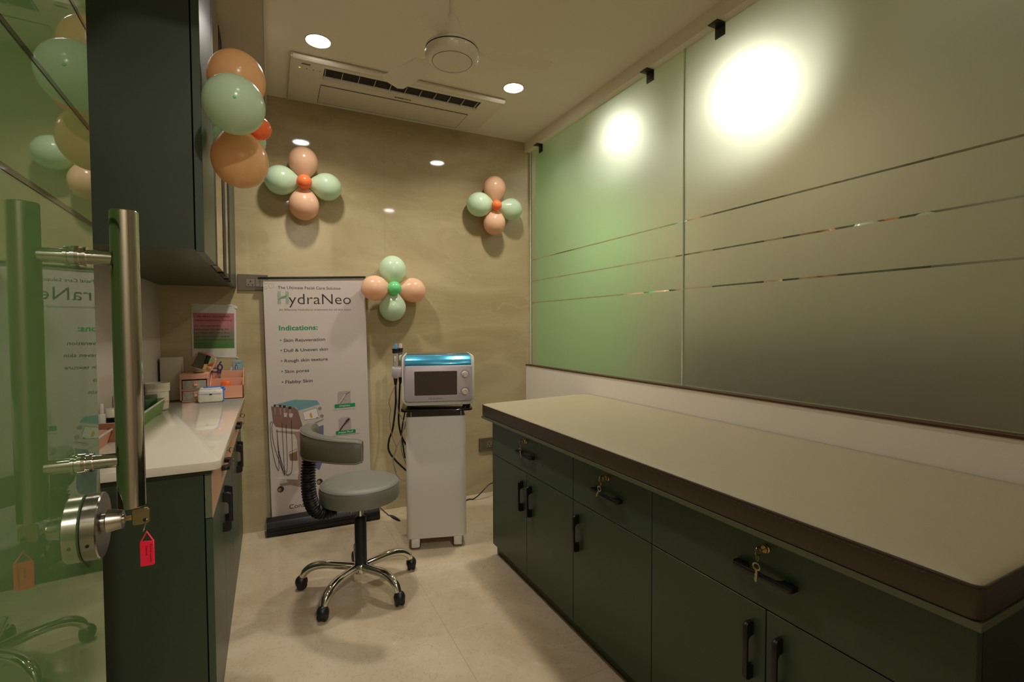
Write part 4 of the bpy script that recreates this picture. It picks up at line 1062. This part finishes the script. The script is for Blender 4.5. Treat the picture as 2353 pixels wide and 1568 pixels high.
# mirror leaning
mr = thing('table_mirror', 'scalloped rose framed hand mirror leaning on the pink organizer', 'mirror', (-.345, 3.19, 1.0))
F = Matrix.Translation((-.332, 3.195, 1.054)) @ Matrix.Rotation(.14, 4, 'Z') @ Matrix.Rotation(-.30, 4, 'X') @ Matrix.Rotation(.42, 4, 'Y')
fm = MB(); pts = []
w, h = .056, .052
for k in range(88):
    t = 2*PI*k/88; c_, s_2 = math.cos(t), math.sin(t)
    q = (abs(c_)**4+abs(s_2)**4)**(-.25); r = 1+.035*math.sin(22*t)
    pts.append((w*q*c_*r, 0, h*q*s_2*r))
fm.prism(pts, (0, .008, 0)); bmesh.ops.transform(fm.bm, matrix=F, verts=fm.bm.verts)
part('frame', fm, 'rose', mr, smooth=False)
gm = MB().box(-.046, -.0012, -.042, .046, 0, .042); bmesh.ops.transform(gm.bm, matrix=F, verts=gm.bm.verts)
part('glass', gm, 'mirror', mr, smooth=False)
hc = MB().sphere((-.352, 3.135, ZT0+.150+.009), 1, 18, 10, (.028, .016, .009)).box(-.376, 3.128, ZT0+.151, -.330, 3.142, ZT0+.155); o = part('hair_clip', hc, 'olive_plastic'); tag(o, 'shiny olive hair clip lying before the rose framed mirror', 'hair clip')
# peach stepped organizer
og = thing('desk_organizer', 'peach stepped desk organizer at the wall end of the worktop', 'organizer', (-.22, 3.21, ZT0))
mb = MB()
x0, x1 = -.302, -.140
mb.box(x0, 3.13, ZT0, x1, 3.305, ZT0+.004)
mb.box(x0, 3.130, ZT0, x1, 3.134, ZT0+.073)
mb.box(x0, 3.185, ZT0, x1, 3.189, ZT0+.112)
mb.box(x0, 3.240, ZT0, x1, 3.244, ZT0+.150)
mb.box(x0, 3.300, ZT0, x1, 3.304, ZT0+.150)
for xx in (x0, x1-.004):
    mb.prism([(xx, 3.130, ZT0), (xx, 3.304, ZT0), (xx, 3.304, ZT0+.160), (xx, 3.244, ZT0+.156), (xx, 3.130, ZT0+.077)], (.004, 0, 0))
part('tiered_tray', mb, 'peach_plastic', og, smooth=False)
sc = thing('scissors', 'dark purple handled scissors standing in the peach organizer', 'scissors', (-.27, 3.215, .96))
mb = MB()
for cx, cz, ww, hh in ((-.283, 1.005, .016, .012), (-.258, 1.020, .011, .016)):
    mb.tube([(cx+ww*math.cos(2*PI*k/20), 3.213, cz+hh*math.sin(2*PI*k/20)) for k in range(20)], .0038, 8, closed=True)
mb.tube([(-.258, 3.213, 1.036), (-.258, 3.213, 1.046), (-.250, 3.213, 1.052)], .0035, 8).tube([(-.272, 3.213, .998), (-.262, 3.213, .985)], .005, 8).tube([(-.256, 3.213, 1.004), (-.258, 3.213, .985)], .005, 8)
part('finger_loops', mb, 'purple', sc)
part('blades', MB().prism([(-.266, 3.212, .99), (-.254, 3.212, .99), (-.258, 3.212, .89), (-.261, 3.212, .89)], (0, .002, 0)), 'steel', sc, smooth=False)
o = part('orange_dispenser', MB().box(-.248, 3.142, ZT0+.006, -.205, 3.178, ZT0+.098, .004), 'orange_plastic'); tag(o, 'glossy orange plastic case in the front step of the peach organizer', 'plastic case')
tb = thing('ointment_tube', 'white ointment tube with silver cap leaning in the back tier', 'tube', (-.225, 3.265, .9))
F = Matrix.Translation((-.235, 3.265, .93)) @ Matrix.Rotation(.45, 4, 'Y')
mb = MB().box(-.010, -.004, .0, .010, .004, .105, .003); bmesh.ops.transform(mb.bm, matrix=F, verts=mb.bm.verts); part('tube_body', mb, 'paper', tb)
mb = MB().cyl((0, 0, .045), (0, 0, .06), .010, seg=14).sphere((-.003, -.006, .062), .006, 10, 8); bmesh.ops.transform(mb.bm, matrix=F, verts=mb.bm.verts); part('cap', mb, 'chrome', tb)
bb = thing('cosmetic_box', 'pale blue cosmetic box standing in the back tier of the organizer', 'box', (-.17, 3.27, ZT0))
part('carton', MB().box(-.196, 3.252, .93, -.147, 3.292, 1.052, .001), 'blue_card', bb, smooth=False)
mb = MB().text('oxywhite', frame((-.185, 3.2514, 1.036), (1, 0, 0), (0, 0, 1)), width=.027, height=.008, ext=0); part('lettering', mb, 'print_dark', bb, smooth=False)
part('tube_picture', MB().prism([(-.180+dx, 3.2514, 1.0+dz) for dx, dz in ((-.006, 0), (.006, 0), (.006, .022), (.003, .028), (-.003, .028), (-.006, .022))], (0, .0004, 0)), 'dark_label', bb, smooth=False)
part('tube_highlight', MB().box(-.182, 3.2508, 1.0, -.177, 3.2514, 1.024), 'paper', bb, smooth=False)
# wipes pack
wp = thing('wipes_pack', 'soft pack of white wipes with blue side in front of the organizers', 'wipes', (-.29, 3.11, ZT0), 0)
mb = MB().box(-.348, 3.020, ZT0, -.232, 3.096, ZT0+.068, .012, 3)
part('packet', mb, 'film', wp)
part('top_seal', MB().box(-.340, 3.032, ZT0+.066, -.242, 3.092, ZT0+.075, .004), 'film', wp)
part('opening_tab', MB().box(-.294, 3.0186, ZT0+.040, -.282, 3.0204, ZT0+.047), 'dark_label', wp, smooth=False)
part('blue_stripe', MB().box(-.344, 3.0190, ZT0+.045, -.238, 3.0204, ZT0+.0465), 'wipes_blue', wp, smooth=False)
part('blue_wrapper', MB().box(-.237, 3.028, ZT0+.004, -.2295, 3.094, ZT0+.062, .003).box(-.325, 3.058, ZT0+.073, -.228, 3.096, ZT0+.079, .003).sphere((-.231, 3.072, ZT0+.064), .011, 12, 8, (.8, 1.4, .9)), 'wipes_blue', wp)
# white tub with lid
tu = thing('white_tub', 'round white lidded tub behind the green basket', 'tub', (-.500, 2.895, ZT0))
part('body', MB().lathe([(.042, 0), (.046, .005), (.048, .09), (.001, .09)], (-.499, 2.895, ZT0), seg=48), 'tub', tu)
part('lid', MB().lathe([(.0515, .090), (.0515, .112), (.0525, .116), (.0525, .130), (.049, .1305), (.048, .124), (.001, .124)], (-.4985, 2.895, ZT0), seg=48), 'tub', tu)
part('label_band', MB().lathe([(.0484, .036), (.0486, .042)], (-.499, 2.895, ZT0), seg=48), 'peach_plastic', tu)
def basket(lab, name, x0, x1, y0, y1, z0, h, m, m2=None, flare=.012):
    t = thing('storage_basket', lab, 'basket', ((x0+x1)/2, (y0+y1)/2, z0), group='baskets on the worktop')
    mb = MB(); th = .003
    def r4(ins, z, f): return [(x0+ins-f, y0+ins-f, z), (x1-ins+f, y0+ins-f, z), (x1-ins+f, y1-ins+f, z), (x0+ins-f, y1-ins+f, z)]
    rs = [r4(0, z0, -flare*.5), r4(0, z0+h, flare*.5), r4(th, z0+h, flare*.5), r4(th, z0+th, -flare*.5)]
    rr = [[mb.bm.verts.new(p) for p in r] for r in rs]
    mb.loft(rr)
    if m2:
        for f in mb.bm.faces:
            if f.calc_center_median().y < y0+.01: f.material_index = 1
    part('woven_body', mb, [m, m2] if m2 else m, t, smooth=False)
    rim = [Vector(p) for p in r4(.001, z0+h, flare*.5)]
    part('rim', MB().tube([rim[0], rim[1], rim[2], rim[3]], .0042, 8, closed=True), 'paper', t)
    return t
basket('long green sided basket beside the round white tub', 'b', -.540, -.462, 2.395, 2.815, ZT0, .060, 'basket_green', 'basket_peach')
basket('brown wicker basket full of jars behind the door handle', 'b', -.548, -.462, 2.135, 2.36, ZT0, .068, 'basket_brown')
basket('small peach basket nearest the camera, at the edge of the glass door', 'b', -.546, -.503, 1.95, 2.115, ZT0, .048, 'basket_peach')
def jar(lab, x, y, z, r, h, lidm, bodym, band=None, grp='jars and bottles in the baskets', neck=False):
    t = thing('jar' if not neck else 'bottle', lab, 'jar' if not neck else 'bottle', (x, y, z), group=grp)
    part('body', MB().lathe([(r*.95, 0), (r, .003), (r, h*.70), (r*.9, h*.72), (.001, h*.72)], (x, y, z), seg=28), bodym, t)
    if neck: part('cap', MB().lathe([(r*.5, h*.72), (r*.5, h*.98), (r*.45, h), (.001, h)], (x, y, z), seg=22), lidm, t)
    else: part('lid', MB().lathe([(r*1.04, h*.72), (r*1.04, h*.98), (r*.98, h), (.001, h)], (x, y, z), seg=28), lidm, t)
    if band: part('label_band', MB().lathe([(r*1.01, h*.10), (r*1.012, h*.28)], (x, y, z), seg=28), band, t)
    return t
jar('black jar with cream lid and green band in the wicker basket, front', -.508, 2.185, ZT0+.006, .021, .106, 'tub', 'dark_label', 'green_label')
jar('black jar with cream lid in the wicker basket, behind the first', -.492, 2.245, ZT0+.006, .021, .112, 'tub', 'dark_label', 'green_label')
jar('red labelled small jar at the right side of the wicker basket', -.484, 2.305, ZT0+.006, .014, .085, 'orange_plastic', 'red_tag')
jar('small white bottle at the left edge of the wicker basket', -.534, 2.165, ZT0+.006, .0115, .128, 'paper', 'paper', 'print_grey', neck=True)
jar('white bottle in the small peach basket', -.528, 2.02, ZT0+.006, .012, .062, 'paper', 'tub', 'print_grey', neck=True)
gb = part('green_carton', MB().box(-.524, 2.62, ZT0+.006, -.482, 2.80, ZT0+.085, .002), 'green_label'); tag(gb, 'dark green carton standing in the long green basket', 'box')
wb = thing('small_carton', 'small white printed carton in the long green basket', 'box', (-.50, 2.55, ZT0))
part('carton', MB().box(-.520, 2.52, ZT0+.006, -.490, 2.56, ZT0+.090, .001), 'paper', wb, smooth=False)
part('print_lines', MB().box(-.519, 2.5192, ZT0+.060, -.491, 2.5202, ZT0+.063).box(-.519, 2.5192, ZT0+.066, -.500, 2.5202, ZT0+.068), 'print_dark', wb, smooth=False)
gb2 = thing('printed_box', 'grey white box with dark letters against the left wall', 'box', (-.53, 2.43, ZT0))
part('carton', MB().box(-.549, 2.37, ZT0, -.515, 2.39, ZT0+.135, .001), 'card', gb2, smooth=False)
part('lettering', MB().text('PI', frame((-.545, 2.3693, ZT0+.105), (1, 0, 0), (0, 0, 1)), width=.020, height=.018, bold=.02, ext=0), 'print_dark', gb2, smooth=False)

# ------------------------------------------------------------------ light, world, camera
wd = bpy.data.worlds.new('world'); scene.world = wd; wd.use_nodes = True
wd.node_tree.nodes['Background'].inputs['Color'].default_value = (.9, .8, .6, 1)
wd.node_tree.nodes['Background'].inputs['Strength'].default_value = .05

cam = bpy.data.cameras.new('camera'); co = bpy.data.objects.new('camera', cam); COL.objects.link(co)
FPX = 1116.7165
cam.sensor_width = 36; cam.lens = FPX/2353*36; cam.clip_start = .02
# camera axes recovered from the room's own vanishing points
RM = Matrix(((0.8950912, 0.0175547, -0.4455374), (-0.4458658, 0.0264395, -0.8947092), (-0.0039266, 0.9994963, 0.0314928)))
co.matrix_world = Matrix.Translation((0, 0, 1.25)) @ RM.to_4x4()
scene.camera = co
vs = scene.view_settings
scene.display_settings.display_device = 'sRGB'
vs.view_transform = 'Standard'; vs.look = 'None'; vs.exposure = 0; vs.gamma = 1; vs.use_curve_mapping = False
